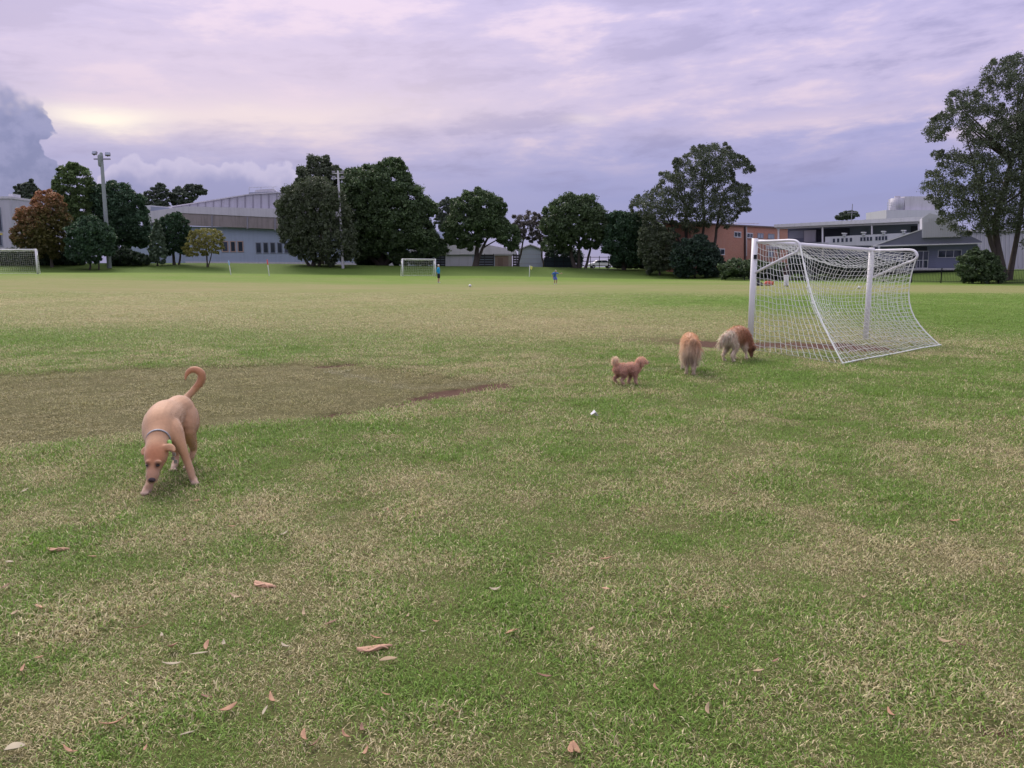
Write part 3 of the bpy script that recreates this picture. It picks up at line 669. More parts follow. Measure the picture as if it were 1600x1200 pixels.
# ------------------------------------------------------------------ buildings
class Facade:
    """a wall line between two ground points; pixel features are carried onto the wall plane"""
    def __init__(s, name, label, cat, pxa, Ya, pxb, Yb, group=None):
        s.A = ground_at(pxa, Ya); s.B = ground_at(pxb, Yb); d = (s.B-s.A); d.z = 0
        s.u = d.normalized(); s.n = Vector((-s.u.y, s.u.x, 0))       # n points away from the camera
        s.z0 = min(s.A.z, s.B.z)-.3
        s.root = empty(name, (s.A.x, s.A.y, s.z0), math.atan2(s.u.y, s.u.x)); tag(s.root, label, cat, group)
        s.len = d.length
    def uv(s, px, py, off=0.):
        d = ray(px, py); o = Vector((0, 0, CAMZ)); a = s.A+s.n*off
        t = (a-o).dot(s.n)/d.dot(s.n); p = o+d*t
        return (p-s.A).dot(s.u), p.z-s.z0
    def poly(s, name, pix, w0, w1, mat, parent=None, bevel=0., off=0.):
        """outline in pixels on the plane pushed off by 'off'; depth from w0 to w1 (metres behind the wall line)"""
        bm = bmesh.new(); prism(bm, [s.uv(*p, off) for p in pix], w0, w1)
        return obj(name, bm, mat, parent or s.root, bevel=bevel)
    def rect(s, name, x0, y0, x1, y1, w0, w1, mat, parent=None, off=0., bevel=0.):
        return s.poly(name, [(x0, y0), (x1, y0), (x1, y1), (x0, y1)], w0, w1, mat, parent, bevel, off)
    def ubox(s, name, u0, u1, v0, v1, w0, w1, mat, parent=None, bevel=0.):
        bm = bmesh.new(); box(bm, u0, u1, w0, w1, v0, v1); return obj(name, bm, mat, parent or s.root, bevel=bevel)
    def window(s, x0, y0, x1, y1, frame, pane, off=0., depth=.08, fr=.06, mull=0, proud=.05):
        u0, v1 = s.uv(x0, y0, off); u1, v0 = s.uv(x1, y1, off)
        bm = bmesh.new(); w0, w1 = off-proud, off+depth
        box(bm, u0, u1, w0, w1, v1-fr, v1); box(bm, u0, u1, w0-.03, w1, v0, v0+fr)
        box(bm, u0, u0+fr, w0+.004, w1, v0+fr, v1-fr); box(bm, u1-fr, u1, w0+.004, w1, v0+fr, v1-fr)
        for i in range(mull):
            c = u0+(u1-u0)*(i+1)/(mull+1); box(bm, c-fr*.4, c+fr*.4, w0+.008, w1, v0+fr, v1-fr)
        wdw = obj('window', bm, frame, s.root)
        s.ubox('pane', u0+fr*.5, u1-fr*.5, v0+fr*.5, v1-fr*.5, off-.018, off+.05, pane, wdw)
        return wdw
M['blue_wall'] = pmat('blue_grey_paint', (.35, .41, .53), .8, 0, .08, .5, streak=.2)
M['concrete_band'] = pmat('stained_concrete', (.30, .26, .26), .9, 0, .22, .6, .2, 6., streak=.55)
M['roof_pale'] = pmat('pale_roof_sheet', (.58, .56, .61), .6, 0, .10, .4, streak=.25)
M['rib_wall'] = pmat('ribbed_grey_cladding', (.47, .46, .53), .6, 0, .08, .4, streak=.25)
M['rib'] = pmat('dark_rib', (.26, .25, .30), .6, 0, .08, .8)
M['white_wall'] = pmat('white_wall_paint', (.60, .60, .66), .75, 0, .06, .5, streak=.12)
M['dark_void'] = pmat('dark_opening', (.02, .024, .04), .5, 0, .3, .8)
M['dark_steel'] = pmat('dark_steel', (.015, .017, .022), .5, .3, .2, 4.)
M['timber'] = pmat('dark_fence_timber', (.075, .068, .085), .85, 0, .3, 2.5, .2, 12.)
M['blue_cladding'] = pmat('slate_blue_cladding', (.20, .22, .31), .75, 0, .08, .6)
M['slate_roof'] = pmat('slate_grey_roof', (.17, .175, .24), .6, 0, .12, .8)
M['cream_brick'] = pmat('pinkish_rendered_brick', (.42, .30, .26), .9, 0, .12, 1.5, .2, 20.)
M['frame_white'] = pmat('white_window_frame', (.62, .62, .68), .5, 0, .06, 3.)
M['frame_dark'] = pmat('grey_window_frame', (.22, .24, .30), .5, 0, .06, 3.)
def brickmat():
    m, k, out = newmat('orange_brickwork'); b = k.n('ShaderNodeBsdfPrincipled'); k.L.new(b.outputs[0], out.inputs[0])
    tc = k.n('ShaderNodeTexCoord'); sx = k.n('ShaderNodeSeparateXYZ'); k.L.new(tc.outputs['Object'], sx.inputs[0])
    v = k.xyz(sx.outputs[0], sx.outputs[2], 0.)
    br = k.n('ShaderNodeTexBrick'); k.L.new(v, br.inputs[0]); br.inputs['Scale'].default_value = 2.2
    br.inputs['Color1'].default_value = (.42, .17, .12, 1); br.inputs['Color2'].default_value = (.52, .23, .16, 1); br.inputs['Mortar'].default_value = (.42, .30, .26, 1)
    br.inputs['Mortar Size'].default_value = .02
    n = k.noise(tc.outputs['Object'], .7, 5, .6)
    c = k.mix(k.ss(n, .4, .75), br.outputs[0], (.46, .24, .19)); k.L.new(c, b.inputs['Base Color']); b.inputs['Roughness'].default_value = .9
    return m
M['brick'] = brickmat()

def build_hall():
    f = Facade('industrial_hall', 'long pale hall with ribbed upper wall, stained concrete band and blue grey base', 'building', 205, 133, 700, 142)
    f.poly('wall', [(205, 418), (205, 352), (700, 362), (700, 418)], 0, 14, M['blue_wall'])
    f.poly('plinth', [(290, 418), (290, 408.5), (690, 411), (690, 418)], -.10, -.003, M['roof_pale'])
    f.poly('concrete_band', [(286, 352), (286, 333), (560, 346), (560, 364)], -.9, -.004, M['concrete_band'])
    for x in (332, 387, 430, 470): f.poly('downpipe', [(x, 335+(x-286)*.047), (x+2.2, 335.2+(x-286)*.047), (x+2.2, 354+(x-286)*.044), (x, 354+(x-286)*.044)], -1.02, -.903, M['rib'])
    f.poly('roof', [(232, 352), (236, 331), (290, 323), (560, 330), (560, 346.5), (286, 333.5), (262, 340)], -1.0, 13., M['roof_pale'])
    # upper storey with ribs
    top = lambda x: 322-(x-270)*.160 if x < 390 else 302.8-(x-390)*.055
    w = f.poly('upper_wall', [(262, 326), (262, top(262)), (390, top(390)), (570, top(570)), (570, 331.5), (290, 324.5)], 1.5, 14., M['rib_wall'])
    for x in np.arange(280, 470, 12.5): f.poly('rib', [(x, 325), (x, top(x)+.3), (x+1.3, top(x+1.3)+.3), (x+1.3, 325)], 1.38, 1.497, M['rib'], w)
    f.poly('roof_edge', [(258, top(258)), (258, top(258)-1.6), (390, top(390)-1.6), (570, top(570)-1.6), (570, top(570)), (390, top(390))], 1.3, 14.2, M['roof_pale'])
    # roof plant deck
    d = f.poly('roof_plant', [(386, 302), (386, 299), (432, 297.5), (432, 301)], 2, 8, M['frame_dark'])
    f.poly('plant_box', [(392, 299), (396, 294), (424, 292), (430, 297.4)], 3, 7, M['roof_pale'], d)
    for x in (386, 405, 424): f.poly('rail_post', [(x, 299), (x, 291), (x+.7, 291), (x+.7, 299)], 1.9, 1.98, M['roof_pale'], d)
    f.poly('guard_rail', [(386, 291.6), (386, 291), (430, 290), (430, 290.6)], 1.85, 1.9, M['roof_pale'], d)
    # lean-to at the left end
    f.poly('side_annex', [(224, 352), (224, 322), (236, 321), (268, 324), (268, 331), (236, 334), (236, 352)], -.5, 6, M['white_wall'])
    f.poly('annex_glazing', [(237, 330), (237, 323), (266, 325), (266, 327)], -.6, -.503, M['curtain_glass'])
    for x0, x1 in ((346, 357.5), (359, 369), (370.5, 381)): f.window(x0, 376.5, x1, 394, M['cream_brick'], M['glass'], fr=.16)
    for x0, x1 in ((399, 409), (410.5, 420), (421.5, 431), (432.5, 442), (443.5, 453)): f.window(x0, 378.5, x1, 396, M['frame_dark'], M['glass'], fr=.14)
build_hall()
def build_small_buildings():
    f = Facade('white_block', 'white two storey block cut by the left picture edge', 'building', -60, 128, 24, 128)
    f.rect('wall', -60, 310, 17, 418, 0, 8, M['rib_wall']); f.rect('parapet', -60, 307, 18, 310.5, -.15, 8.1, M['roof_pale'])
    f.rect('roof_box', 7, 302, 14, 307, 1, 3, M['white_wall'])
    f.window(-8, 324, 5, 362, M['frame_dark'], M['glass'], fr=.15); f.window(-10, 366, 5, 385, M['frame_dark'], M['glass'], fr=.15)
    f.rect('yellow_sign', 0, 364.5, 4.5, 367, -.14, -.08, pmat('yellow_panel', (.6, .5, .12), .6))
    f = Facade('low_shed', 'low pale shed with white sheet roof behind the dome topped fig', 'building', 640, 134, 800, 134)
    f.rect('wall', 640, 397, 800, 418, 0, 8, M['blue_wall'])
    f.poly('roof', [(636, 398), (640, 391), (676, 376), (760, 382), (806, 391), (808, 397.5)], -.35, 8.4, M['roof_pale'])
    f.rect('roller_door', 696, 399, 738, 417.5, -.06, -.003, M['rib_wall'])
    f = Facade('brick_store', 'small pinkish box shaped store in front of the timber fence', 'building', 772, 124, 801, 124)
    f.rect('wall', 773, 399, 800, 418.5, 0, 3, M['cream_brick']); f.rect('roof', 772, 397, 801, 399.3, -.1, 3.1, M['roof_pale'])
    f.rect('side_panel', 794.5, 400, 800, 418, -.05, -.003, pmat('cream_panel', (.55, .48, .42), .8)); f.rect('door', 778, 403, 786, 418, -.04, -.003, pmat('brown_door', (.33, .22, .19), .7))
    f = Facade('white_shed', 'pale blue white shed seen under the sparse grey tree', 'building', 808, 130, 850, 130)
    f.poly('wall', [(810, 418), (810, 391), (829, 384), (848, 391), (848, 418)], 0, 6, pmat('pale_blue_sheet', (.52, .57, .70), .7, 0, .05, .6))
    f.poly('roof', [(808, 391.5), (829, 383.2), (850, 391.5), (850, 389.8), (829, 381.5), (808, 389.8)], -.3, 6.3, M['roof_pale'])
    for y in (397, 404, 411): f.rect('sheet_seam', 810.5, y, 847.5, y+.5, -.03, -.003, M['rib_wall'])
    # dark board fence behind the trees
    for lab, xa, xb in (('dark board fence left of the dome topped fig', 679, 696), ('dark board fence right of the dome topped fig trunk', 741, 772), ('short dark board fence between the pink store and white shed', 801, 812)):
        f = Facade('board_fence', lab, 'fence', xa, 123, xb, 123, 'dark board fences')
        n = 5
        for i in range(n):
            y = 398+i*3.9; f.rect('board', xa, y, xb, y+3.3, 0, .03, M['timber'])
        for x in (xa+.4, (xa+xb)/2, xb-1.6): f.rect('post', x, 396.5, x+1.2, 418.5, .034, .13, M['timber'])
build_small_buildings()
def build_brick_block():
    f = Facade('brick_building', 'two storey orange brick building behind the left post of the near goal', 'building', 1080, 108, 1240, 134)
    f.poly('wall', [(1080, 432), (1080, 349), (1140, 352.5), (1240, 357.5), (1240, 432)], 0, 4, M['brick'])
    f.poly('roof_edge', [(1078, 349), (1078, 347), (1140, 350.5), (1241, 355.8), (1241, 357.5), (1140, 352.6)], -.35, 4.2, pmat('brown_fascia', (.14, .10, .10), .7))
    f.rect('downpipe', 1162.2, 352.6, 1164.6, 424, -.16, -.02, pmat('brown_pipe', (.07, .035, .035), .5)); f.rect('pale_pipe', 1165.4, 354, 1166.3, 400, -.1, -.02, M['frame_white'])
    for x0, y0, x1, y1, g in ((1147, 361.5, 1157.5, 371.5, 'glass'), (1166.8, 363.5, 1176, 372.5, 'glass'), (1183.5, 364, 1192.5, 373, 'curtain_glass'), (1200, 365, 1209.5, 374, 'curtain_glass'), (1119, 388, 1132, 398.5, 'glass'), (1200, 391, 1208, 402, 'curtain_glass')):
        f.window(x0, y0, x1, y1, M['frame_white'] if g == 'glass' else M['frame_dark'], M[g], fr=.12, mull=1)
    f.poly('sill_course', [(1166, 373.5), (1166, 372.8), (1212, 375), (1212, 375.7)], -.06, -.004, M['cream_brick'])
    r = f.poly('roof_rail', [(1172, 352.6), (1172, 349), (1180, 347), (1214, 348), (1213, 349), (1181, 348), (1173, 350)], 3, 3.1, M['roof_pale'])
build_brick_block()
def build_terrace():
    f = Facade('terrace_building', 'long white building with deep shaded terrace and thin flat roof behind the near goal', 'building', 1214, 118, 1450, 104)
    f.poly('back_wall', [(1216, 424), (1216, 356), (1448, 346), (1448, 424)], 3.5, 9, M['blue_cladding'])
    f.poly('roof', [(1212, 355.5), (1212, 351), (1448, 338.5), (1448, 345.5)], -.6, 9.5, M['white_metal'])
    f.poly('soffit_beam', [(1214, 358), (1214, 355.8), (1448, 346), (1448, 349)], -.2, .1, M['roof_pale'])
    for x, y in ((1216.5, 357), (1285.5, 353.5), (1362.5, 349.5), (1435.5, 346)): f.poly('column', [(x-1.1, y), (x+1.1, y), (x+1.1, 424), (x-1.1, 424)], -.12, .08, M['white_metal'])
    f.poly('dark_bay', [(1262, 377), (1262, 357), (1314, 355), (1314, 377)], 3.3, 3.49, M['dark_void']); f.poly('dark_bay', [(1412, 369), (1412, 352), (1441, 351), (1441, 369)], 3.3, 3.49, M['dark_void'])
    f.poly('light_bay', [(1243, 377), (1243, 359), (1261.5, 358), (1261.5, 377)], 3.2, 3.49, M['white_wall'])
    f.poly('glazing', [(1219, 371), (1219, 359.5), (1242, 358.5), (1242, 371)], 3.3, 3.49, M['curtain_glass'])
    p = f.poly('parapet', [(1295, 384), (1295, 370.5), (1449, 363), (1449, 384)], -1.4, -1.15, M['white_wall'])
    for g0 in (1307, 1349.5, 1373):
        for i in range(5 if g0 < 1310 else 4):
            x = g0+i*(6.6 if g0 < 1310 else 5.); y = 373.4-(x-1307)*.048; f.poly('slot_window', [(x, y), (x+3.4, y-.16), (x+3.4, y+5.7), (x, y+5.9)], -1.44, -1.403, M['glass'], p)
    for x in (1325, 1355, 1386, 1417):
        y = 370.5-(x-1295)*.049; v = f.poly('roof_vent', [(x-1.8, y+.4), (x-1.8, y-3), (x+1.8, y-3), (x+1.8, y+.4)], -1.7, -1.2, M['white_wall'])
        f.poly('vent_cap', [(x-2.8, y-2.9), (x-2.8, y-4.6), (x+2.8, y-4.6), (x+2.8, y-2.9)], -1.85, -1.05, M['white_metal'], v)
    f.poly('lower_roof', [(1205, 384), (1270, 380), (1300, 379), (1300, 386), (1205, 390)], -1.8, 3.0, M['rib_wall'])
    # plant room and tank on the roof behind
    f = Facade('plant_room', 'white roof plant room with tank and railings beside the right gum', 'building', 1384, 140, 1470, 140)
    f.rect('wall', 1385, 328, 1470, 352, 0, 8, M['white_wall']); f.rect('upper_wall', 1418, 306, 1470, 328.2, 1, 7, M['roof_pale'])
    bm = bmesh.new(); u, v = f.uv(1407, 328); u2, v2 = f.uv(1407, 309); tube(bm, [(u, 1.4, v-.2), (u, 1.4, v2)], 1.15, 18, caps=False); t = obj('tank', bm, M['rib_wall'], f.root, True)
    bm = bmesh.new(); tube(bm, [(u, 1.4, v2+.02), (u, 1.4, v2+.4)], .5, 12, caps=False); obj('tank_neck', bm, M['roof_pale'], t)
    for y in (317, 321, 325): f.rect('guard_rail', 1386, y, 1399, y+.6, -.05, -.01, M['frame_white'])
    for x in (1386, 1392, 1398): f.rect('rail_post', x, 316, x+.6, 328, -.10, -.053, M['frame_white'])
    f.rect('louvre', 1386, 343, 1394, 346, -.06, -.003, M['dark_void']); f.rect('louvre', 1404, 342, 1440, 345, -.06, -.003, M['dark_void'])
    # low clubhouse in front
    f = Facade('clubhouse', 'low slate blue clubhouse with hipped roof and white gable cladding beside the right gum', 'building', 1372, 90, 1530, 86)
    f.poly('wall', [(1376, 422), (1376, 383), (1530, 379), (1530, 422)], 1.2, 9, M['blue_cladding'])
    f.poly('entrance', [(1412, 419), (1412, 386), (1450, 385), (1450, 419)], 1.1, 1.19, M['dark_void'])
    f.window(1434, 392, 1441.5, 419, M['frame_white'], M['glass'], off=1.1, fr=.05); f.window(1442.5, 392, 1449.5, 419, M['frame_white'], M['glass'], off=1.1, fr=.05)
    f.window(1466, 390.5, 1502, 402.5, M['frame_white'], M['glass'], off=1.2, fr=.06, mull=2)
    for i in range(9):
        y = 388+i*3.6; f.rect('cladding_joint', 1452, y, 1464.5, y+.4, 1.17, 1.198, M['slate_roof'])
    r = f.poly('roof', [(1366, 384), (1442, 358.5), (1500, 361), (1534, 377), (1534, 380)], .0, 1.19, M['slate_roof'])
    f.poly('gutter', [(1364, 385.6), (1364, 383.6), (1534, 379.2), (1534, 381)], -.14, -.004, M['white_metal'], r); f.poly('hip_flashing', [(1364, 383.4), (1441, 357.4), (1442, 358.6), (1367, 384)], -.08, -.004, M['white_metal'], r)
    g = f.poly('gable_wall', [(1440.5, 371.5), (1440.5, 341), (1452, 333), (1496, 345), (1500, 370)], -.25, 3, M['white_wall'])
    for x in np.arange(1443, 1497, 3.6): f.poly('seam', [(x, 371), (x, 341), (x+.7, 341.3), (x+.7, 371)], -.31, -.253, M['roof_pale'], g) if x > 1450 and x < 1484 else f.poly('seam', [(x, 371), (x, 346.5), (x+.7, 346.8), (x+.7, 371)], -.31, -.253, M['roof_pale'], g)
    f.poly('floor_slab', [(1376, 423.5), (1376, 420), (1530, 418.5), (1530, 422)], -.9, 1.1, M['roof_pale']); f.poly('undercroft', [(1376, 432), (1376, 423.6), (1530, 422.2), (1530, 432)], -.3, 1.0, M['dark_void'])
    rl = f.poly('handrail', [(1410, 407.6), (1410, 406.9), (1450, 406.2), (1450, 406.9)], -.85, -.8, M['frame_white'])
    for x in np.arange(1411, 1450, 6.2): f.rect('baluster', x, 407, x+.5, 421, -.79, -.76, M['frame_white'], rl)
    f = Facade('pale_shed', 'pale ribbed shed seen behind the trunk of the right edge gum', 'building', 1510, 96, 1720, 96)
    w = f.rect('wall', 1520, 362, 1720, 440, 0, 6, M['rib_wall']); f.rect('roof', 1516, 359, 1724, 362.3, -.3, 6.3, M['roof_pale'])
    for x in np.arange(1526, 1604, 6.5): f.rect('rib', x, 363, x+.9, 438, -.06, -.003, M['roof_pale'])
build_terrace()

# ------------------------------------------------------------------ black fence on the right
def build_fence():
    pts = []
    for px, Y in ((1128, 91), (1200, 88), (1290, 83), (1380, 79), (1470, 75.5), (1560, 72), (1680, 67)): pts.append(ground_at(px, Y))
    root = empty('metal_fence', pts[0]); tag(root, 'black picket fence along the right end of the field', 'fence')
    o = pts[0]; n = 0; bmp = bmesh.new()
    for a, b in zip(pts, pts[1:]):
        k = max(1, round((b-a).length/2.45))
        for i in range(k):
            p = a.lerp(b, i/k); q = a.lerp(b, (i+1)/k); p.z = gzf(p.x, p.y); q.z = gzf(q.x, q.y)
            bm = bmesh.new(); c = p-o; box(bm, c.x-.04, c.x+.04, c.y-.04, c.y+.04, c.z-.2, c.z+1.42); obj('post', bm, M['dark_steel'], root)
            for h in (.16, 1.22):
                bm = bmesh.new(); tube(bm, [p-o+Vector((0, 0, h)), q-o+Vector((0, 0, h))], .022, 5); obj('rail', bm, M['dark_steel'], root)
            m = int((q-p).length/.13)
            for j in range(1, m):
                c = p.lerp(q, j/m)-o; box(bmp, c.x-.008, c.x+.008, c.y-.008, c.y+.008, c.z+.06, c.z+1.34)
    x = obj('pickets', bmp, M['dark_steel'], root); x['kind'] = 'stuff'
    # wire fence behind the middle trees
    f = Facade('wire_fence', 'dark wire fence behind the many trunked tree right of the white shed', 'fence', 850, 121, 1050, 118)
    for x in np.arange(852, 1050, 14.): f.rect('post', x, 400, x+1., 420, -.04, .04, M['dark_steel'])
    for y in (401.5, 408, 415): f.rect('rail', 851, y, 1049, y+.8, .05, .09, M['dark_steel'])
    f.rect('screen', 850, 402.5, 895, 418, .10, .12, pmat('dark_green_screen', (.03, .045, .055), .9))
build_fence()

# ------------------------------------------------------------------ poles and flags
M['pole'] = pmat('grey_green_pole', (.26, .29, .29), .8, 0, .15, 2.)
def build_poles():
    b = ground_at(171, 103); t = P(158, 240, 103)
    root = empty('floodlight_pole', b); tag(root, 'tall grey floodlight pole with two square lamps at left', 'light pole')
    bm = bmesh.new(); d = t-b; tube(bm, [(0, 0, -.3), (d.x*.5, 0, d.z*.5), (d.x, 0, d.z)], .30, 14, .20); obj('pole', bm, M['pole'], root, True)
    s = 103/F; zt = d.z-.15
    bm = bmesh.new(); tube(bm, [(d.x-.2, -.05, zt-1.3), (d.x-.1, -.05, zt-.2)], .26, 10, .34); obj('pole_collar', bm, M['pole'], root, True)
    bm = bmesh.new(); box(bm, d.x-11.5*s, d.x+13.5*s, -.08, .04, zt-.62, zt-.46); obj('crossarm', bm, M['rib'], root)
    for x in (-9.0, 10.5):
        bm = bmesh.new(); box(bm, -3.6*s, 3.6*s, -.16, .16, -2.5*s, 2.5*s); l = obj('lamp', bm, M['rib'], root, bevel=.05); l.location = (d.x+x*s, -.1, zt+.05+(.15 if x < 0 else 0)); l.rotation_euler = (R(-25), 0, R(18 if x > 0 else -14))
        bm = bmesh.new(); box(bm, -3.2*s, 3.2*s, -.19, -.163, -2.1*s, 2.1*s); obj('lens', bm, M['curtain_glass'], l)
        bm = bmesh.new(); tube(bm, [(0, 0, -2.4*s), (0, 0, -4.*s)], .05, 6); obj('bracket', bm, M['dark_steel'], l)
    b = ground_at(536, 108); t = P(528, 268, 108); d = t-b
    root = empty('utility_pole', b); tag(root, 'pale slim pole with crossarms standing in front of the big fig', 'utility pole')
    bm = bmesh.new(); tube(bm, [(0, 0, -.3), (d.x, 0, d.z)], .2, 10, .13); obj('pole', bm, M['roof_pale'], root, True)
    for h in (.25, .9):
        bm = bmesh.new(); box(bm, d.x-.75, d.x+.75, -.05, .05, d.z-h-.06, d.z-h+.06); a = obj('crossarm', bm, M['roof_pale'], root)
        for x in (-.6, .6):
            bm = bmesh.new(); box(bm, d.x+x-.2, d.x+x+.2, -.15, .1, d.z-h+.062, d.z-h+.3); obj('lamp', bm, M['rib'], a, bevel=.03)
    b = ground_at(1325.5, 205); root = empty('antenna_mast', b); tag(root, 'thin antenna mast above the small far tree over the terrace roof', 'mast')
    h = P(1325.5, 319, 205).z-b.z; bm = bmesh.new(); tube(bm, [(0, 0, 0), (0, 0, h)], .16, 6, .09); obj('mast', bm, M['rib'], root)
    bm = bmesh.new(); box(bm, -1.2, 1.2, -.05, .05, h-2.2, h-2.0); obj('crossbar', bm, M['rib'], root)
build_poles()
def corner_flag(px, ytop, ybase, lean, col, label, flag=True):
    b = G(px, ybase); h = (ybase-ytop)*b.y/F
    root = empty('corner_flag', b); tag(root, label, 'flag', 'corner posts of the field')
    bm = bmesh.new(); tube(bm, [(0, 0, -.15), (lean*h, 0, h)], .045, 8); obj('pole', bm, M['white_metal'], root, True)
    if flag:
        bm = bmesh.new(); nx, nz = 7, 5; g = []
        for i in range(nx):
            g.append([bm.verts.new((lean*h+.04+i*.055*(.6+.4*j/(nz-1)), .05*math.sin(i*1.1+j*.5), h-.42+j*.10-.015*i)) for j in range(nz)])
        for i in range(nx-1):
            for j in range(nz-1): bm.faces.new((g[i][j], g[i+1][j], g[i+1][j+1], g[i][j+1]))
        o = obj('cloth', bm, pmat('flag_cloth', col, .8), root, True); md = o.modifiers.new('s', 'SOLIDIFY'); md.thickness = .006
    else:
        bm = bmesh.new(); tube(bm, [(lean*h*.72, 0, h*.72), (lean*h*1.01, 0, h*1.01)], .062, 8); obj('sleeve', bm, pmat('sleeve', col, .7), root, True)
corner_flag(361, 408.5, 429.5, -.12, (.30, .50, .75), 'white corner post with pale blue tip in front of the hall', False)
corner_flag(421, 407, 431, -.10, (.75, .12, .10), 'white corner post with red tip in front of the hall', False)
corner_flag(827, 415.5, 432.5, .04, (.78, .74, .20), 'corner post with small yellow flag in front of the white shed')

# ------------------------------------------------------------------ goals
def net_cords(bm, grid, r, seg=3):
    """grid[i][j] of Vectors: a cord along every row and every column"""
    ni, nj = len(grid), len(grid[0])
    def cord(pts):
        T = []; n = len(pts)
        rings = []
        for i in range(n):
            t = (pts[min(i+1, n-1)]-pts[max(i-1, 0)])
            t = t.normalized() if t.length > 1e-6 else Vector((0, 0, 1))
            s = t.cross(Vector((.31, .77, .55))).normalized(); u = s.cross(t)
            rings.append([bm.verts.new(pts[i]+s*r*math.cos(2*math.pi*k/seg)+u*r*math.sin(2*math.pi*k/seg)) for k in range(seg)])
        for a, b in zip(rings, rings[1:]):
            for k in range(seg): bm.faces.new((a[k], a[(k+1) % seg], b[(k+1) % seg], b[k]))
    for i in range(ni): cord(grid[i])
    for j in range(nj): cord([grid[i][j] for i in range(ni)])
def goal(label, L, Rp, H, back, loop, drop, br, bl, post=.06, mesh=.12, cord=.0042, net_sag=1., seed=0, mouth_bar=False):
    """L,Rp: world feet of posts; back: unit vector to the rear; bl/br: world rear ground corners"""
    random.seed(seed); L = Vector(L); Rp = Vector(Rp); base = L.copy(); back = Vector(back).normalized()
    root = empty('football_goal', base); tag(root, label, 'goal', 'football goals on the field')
    l = Vector((0, 0, 0)); r = Rp-L; bl = Vector(bl)-L; br = Vector(br)-L; up = Vector((0, 0, 1)); w = r.normalized(); W = r.length
    for p in (l, r):
        bm = bmesh.new(); loft(bm, [(*(p-up*.12), post, post*1.15), (*(p+up*(H+post)), post, post*1.15)], 14, 1, up=back, caps=False); po = obj('post', bm, M['white_metal'], root, True)
    bm = bmesh.new(); loft(bm, [(*(l+up*H-w*post*.0), post*.8, post*.8), (*(r+up*H), post*.8, post*.8)], 14, 1, caps=False); obj('crossbar', bm, M['white_metal'], root, True)
    ends = []
    for p in (l, r):
        bm = bmesh.new(); a = p+up*(H-.01); e = a+back*loop
        path = [a, a+back*(loop*.55), a+back*(loop*.86), e-up*.035, e+back*.05-up*.13, e-back*.03-up*.22, e-back*(loop*.22)-up*(drop*.48), p+up*(H-drop)+back*post]
        loft(bm, [(*q, post*.5, post*.5) for q in path], 10, 4, up=w); obj('net_bracket', bm, M['white_metal'], root, True); ends.append(e-up*.08+back*.05)
    eL, eR = ends
    # netting: roof running on into the back, plus two sides
    def rope(e, g, t, pull):
        p = e.lerp(g, t); s = math.sin(math.pi*t); return p-back*pull*s*.9-up*pull*.35*s
    nv_r = max(4, int(loop/mesh)); nv_b = max(8, int((eL-bl).length/mesh)); nu = max(10, int(W/mesh))
    grid = []
    for i in range(nv_r+nv_b+1):
        row = []
        for j in range(nu+1):
            u = j/nu; su = math.sin(math.pi*u)**.7
            if i <= nv_r:
                t = i/nv_r; a = (l+up*H).lerp(r+up*H, u); b = eL.lerp(eR, u)
                p = a.lerp(b, t)-up*net_sag*(.34*su*t+.10*math.sin(math.pi*t)*su)-back*net_sag*.22*su*t*t
            else:
                t = (i-nv_r)/nv_b
                a = rope(eL, bl, t, .12*net_sag); b = rope(eR, br, t, .42*net_sag); p = a.lerp(b, u)
                p = p-up*net_sag*.34*su*(1-t)**1.5-back*net_sag*su*(.22*(1-t)+.40*math.sin(math.pi*t))
                p.z = max(p.z, gzf(p.x+L.x, p.y+L.y)-L.z+.012+.02*random.random())
            p = p+Vector((random.gauss(0, 1), random.gauss(0, 1), random.gauss(0, 1)))*mesh*.07
            row.append(p)
        grid.append(row)
    bm = bmesh.new(); net_cords(bm, grid, cord)
    for p0, e, g in ((l, eL, bl), (r, eR, br)):
        gs = []; nvv = max(8, int(H/mesh)); nuu = max(7, int(((g-p0).length*.5+loop*.5)/mesh))
        for i in range(nvv+1):
            t = i/nvv; row = []
            for j in range(nuu+1):
                u = j/nuu; a = p0+up*H*(1-t); b = rope(e, g, t, (.12 if p0 is l else .42)*net_sag); p = a.lerp(b, u)
                p = p-up*net_sag*.07*math.sin(math.pi*u)*(1-t)+w*net_sag*.06*math.sin(math.pi*u)*math.sin(math.pi*t)*(1 if p0 is l else -1)
                p.z += mesh*.10*math.sin(u*17+t*9)
                p = p+Vector((random.gauss(0, 1), random.gauss(0, 1), random.gauss(0, 1)))*mesh*.05
                p.z = max(p.z, gzf(p.x+L.x, p.y+L.y)-L.z+.012)
                row.append(p)
            gs.append(row)
        net_cords(bm, gs, cord)
    obj('net', bm, M['net_cord'], root)
    bm = bmesh.new()
    for e, g in ((eL, bl), (eR, br)): tube(bm, [rope(e, g, t, (.12 if e is eL else .42)*net_sag) for t in np.linspace(0, 1, 12)], cord*2.6, 6)
    tube(bm, [bl.lerp(br, t)-back*.40*0*math.sin(math.pi*t)+up*(gzf(*(bl.lerp(br, t)+L).xy)-L.z+.03) for t in np.linspace(0, 1, 14)], cord*2.4, 6)
    obj('edge_rope', bm, M['net_cord'], root)
    return root
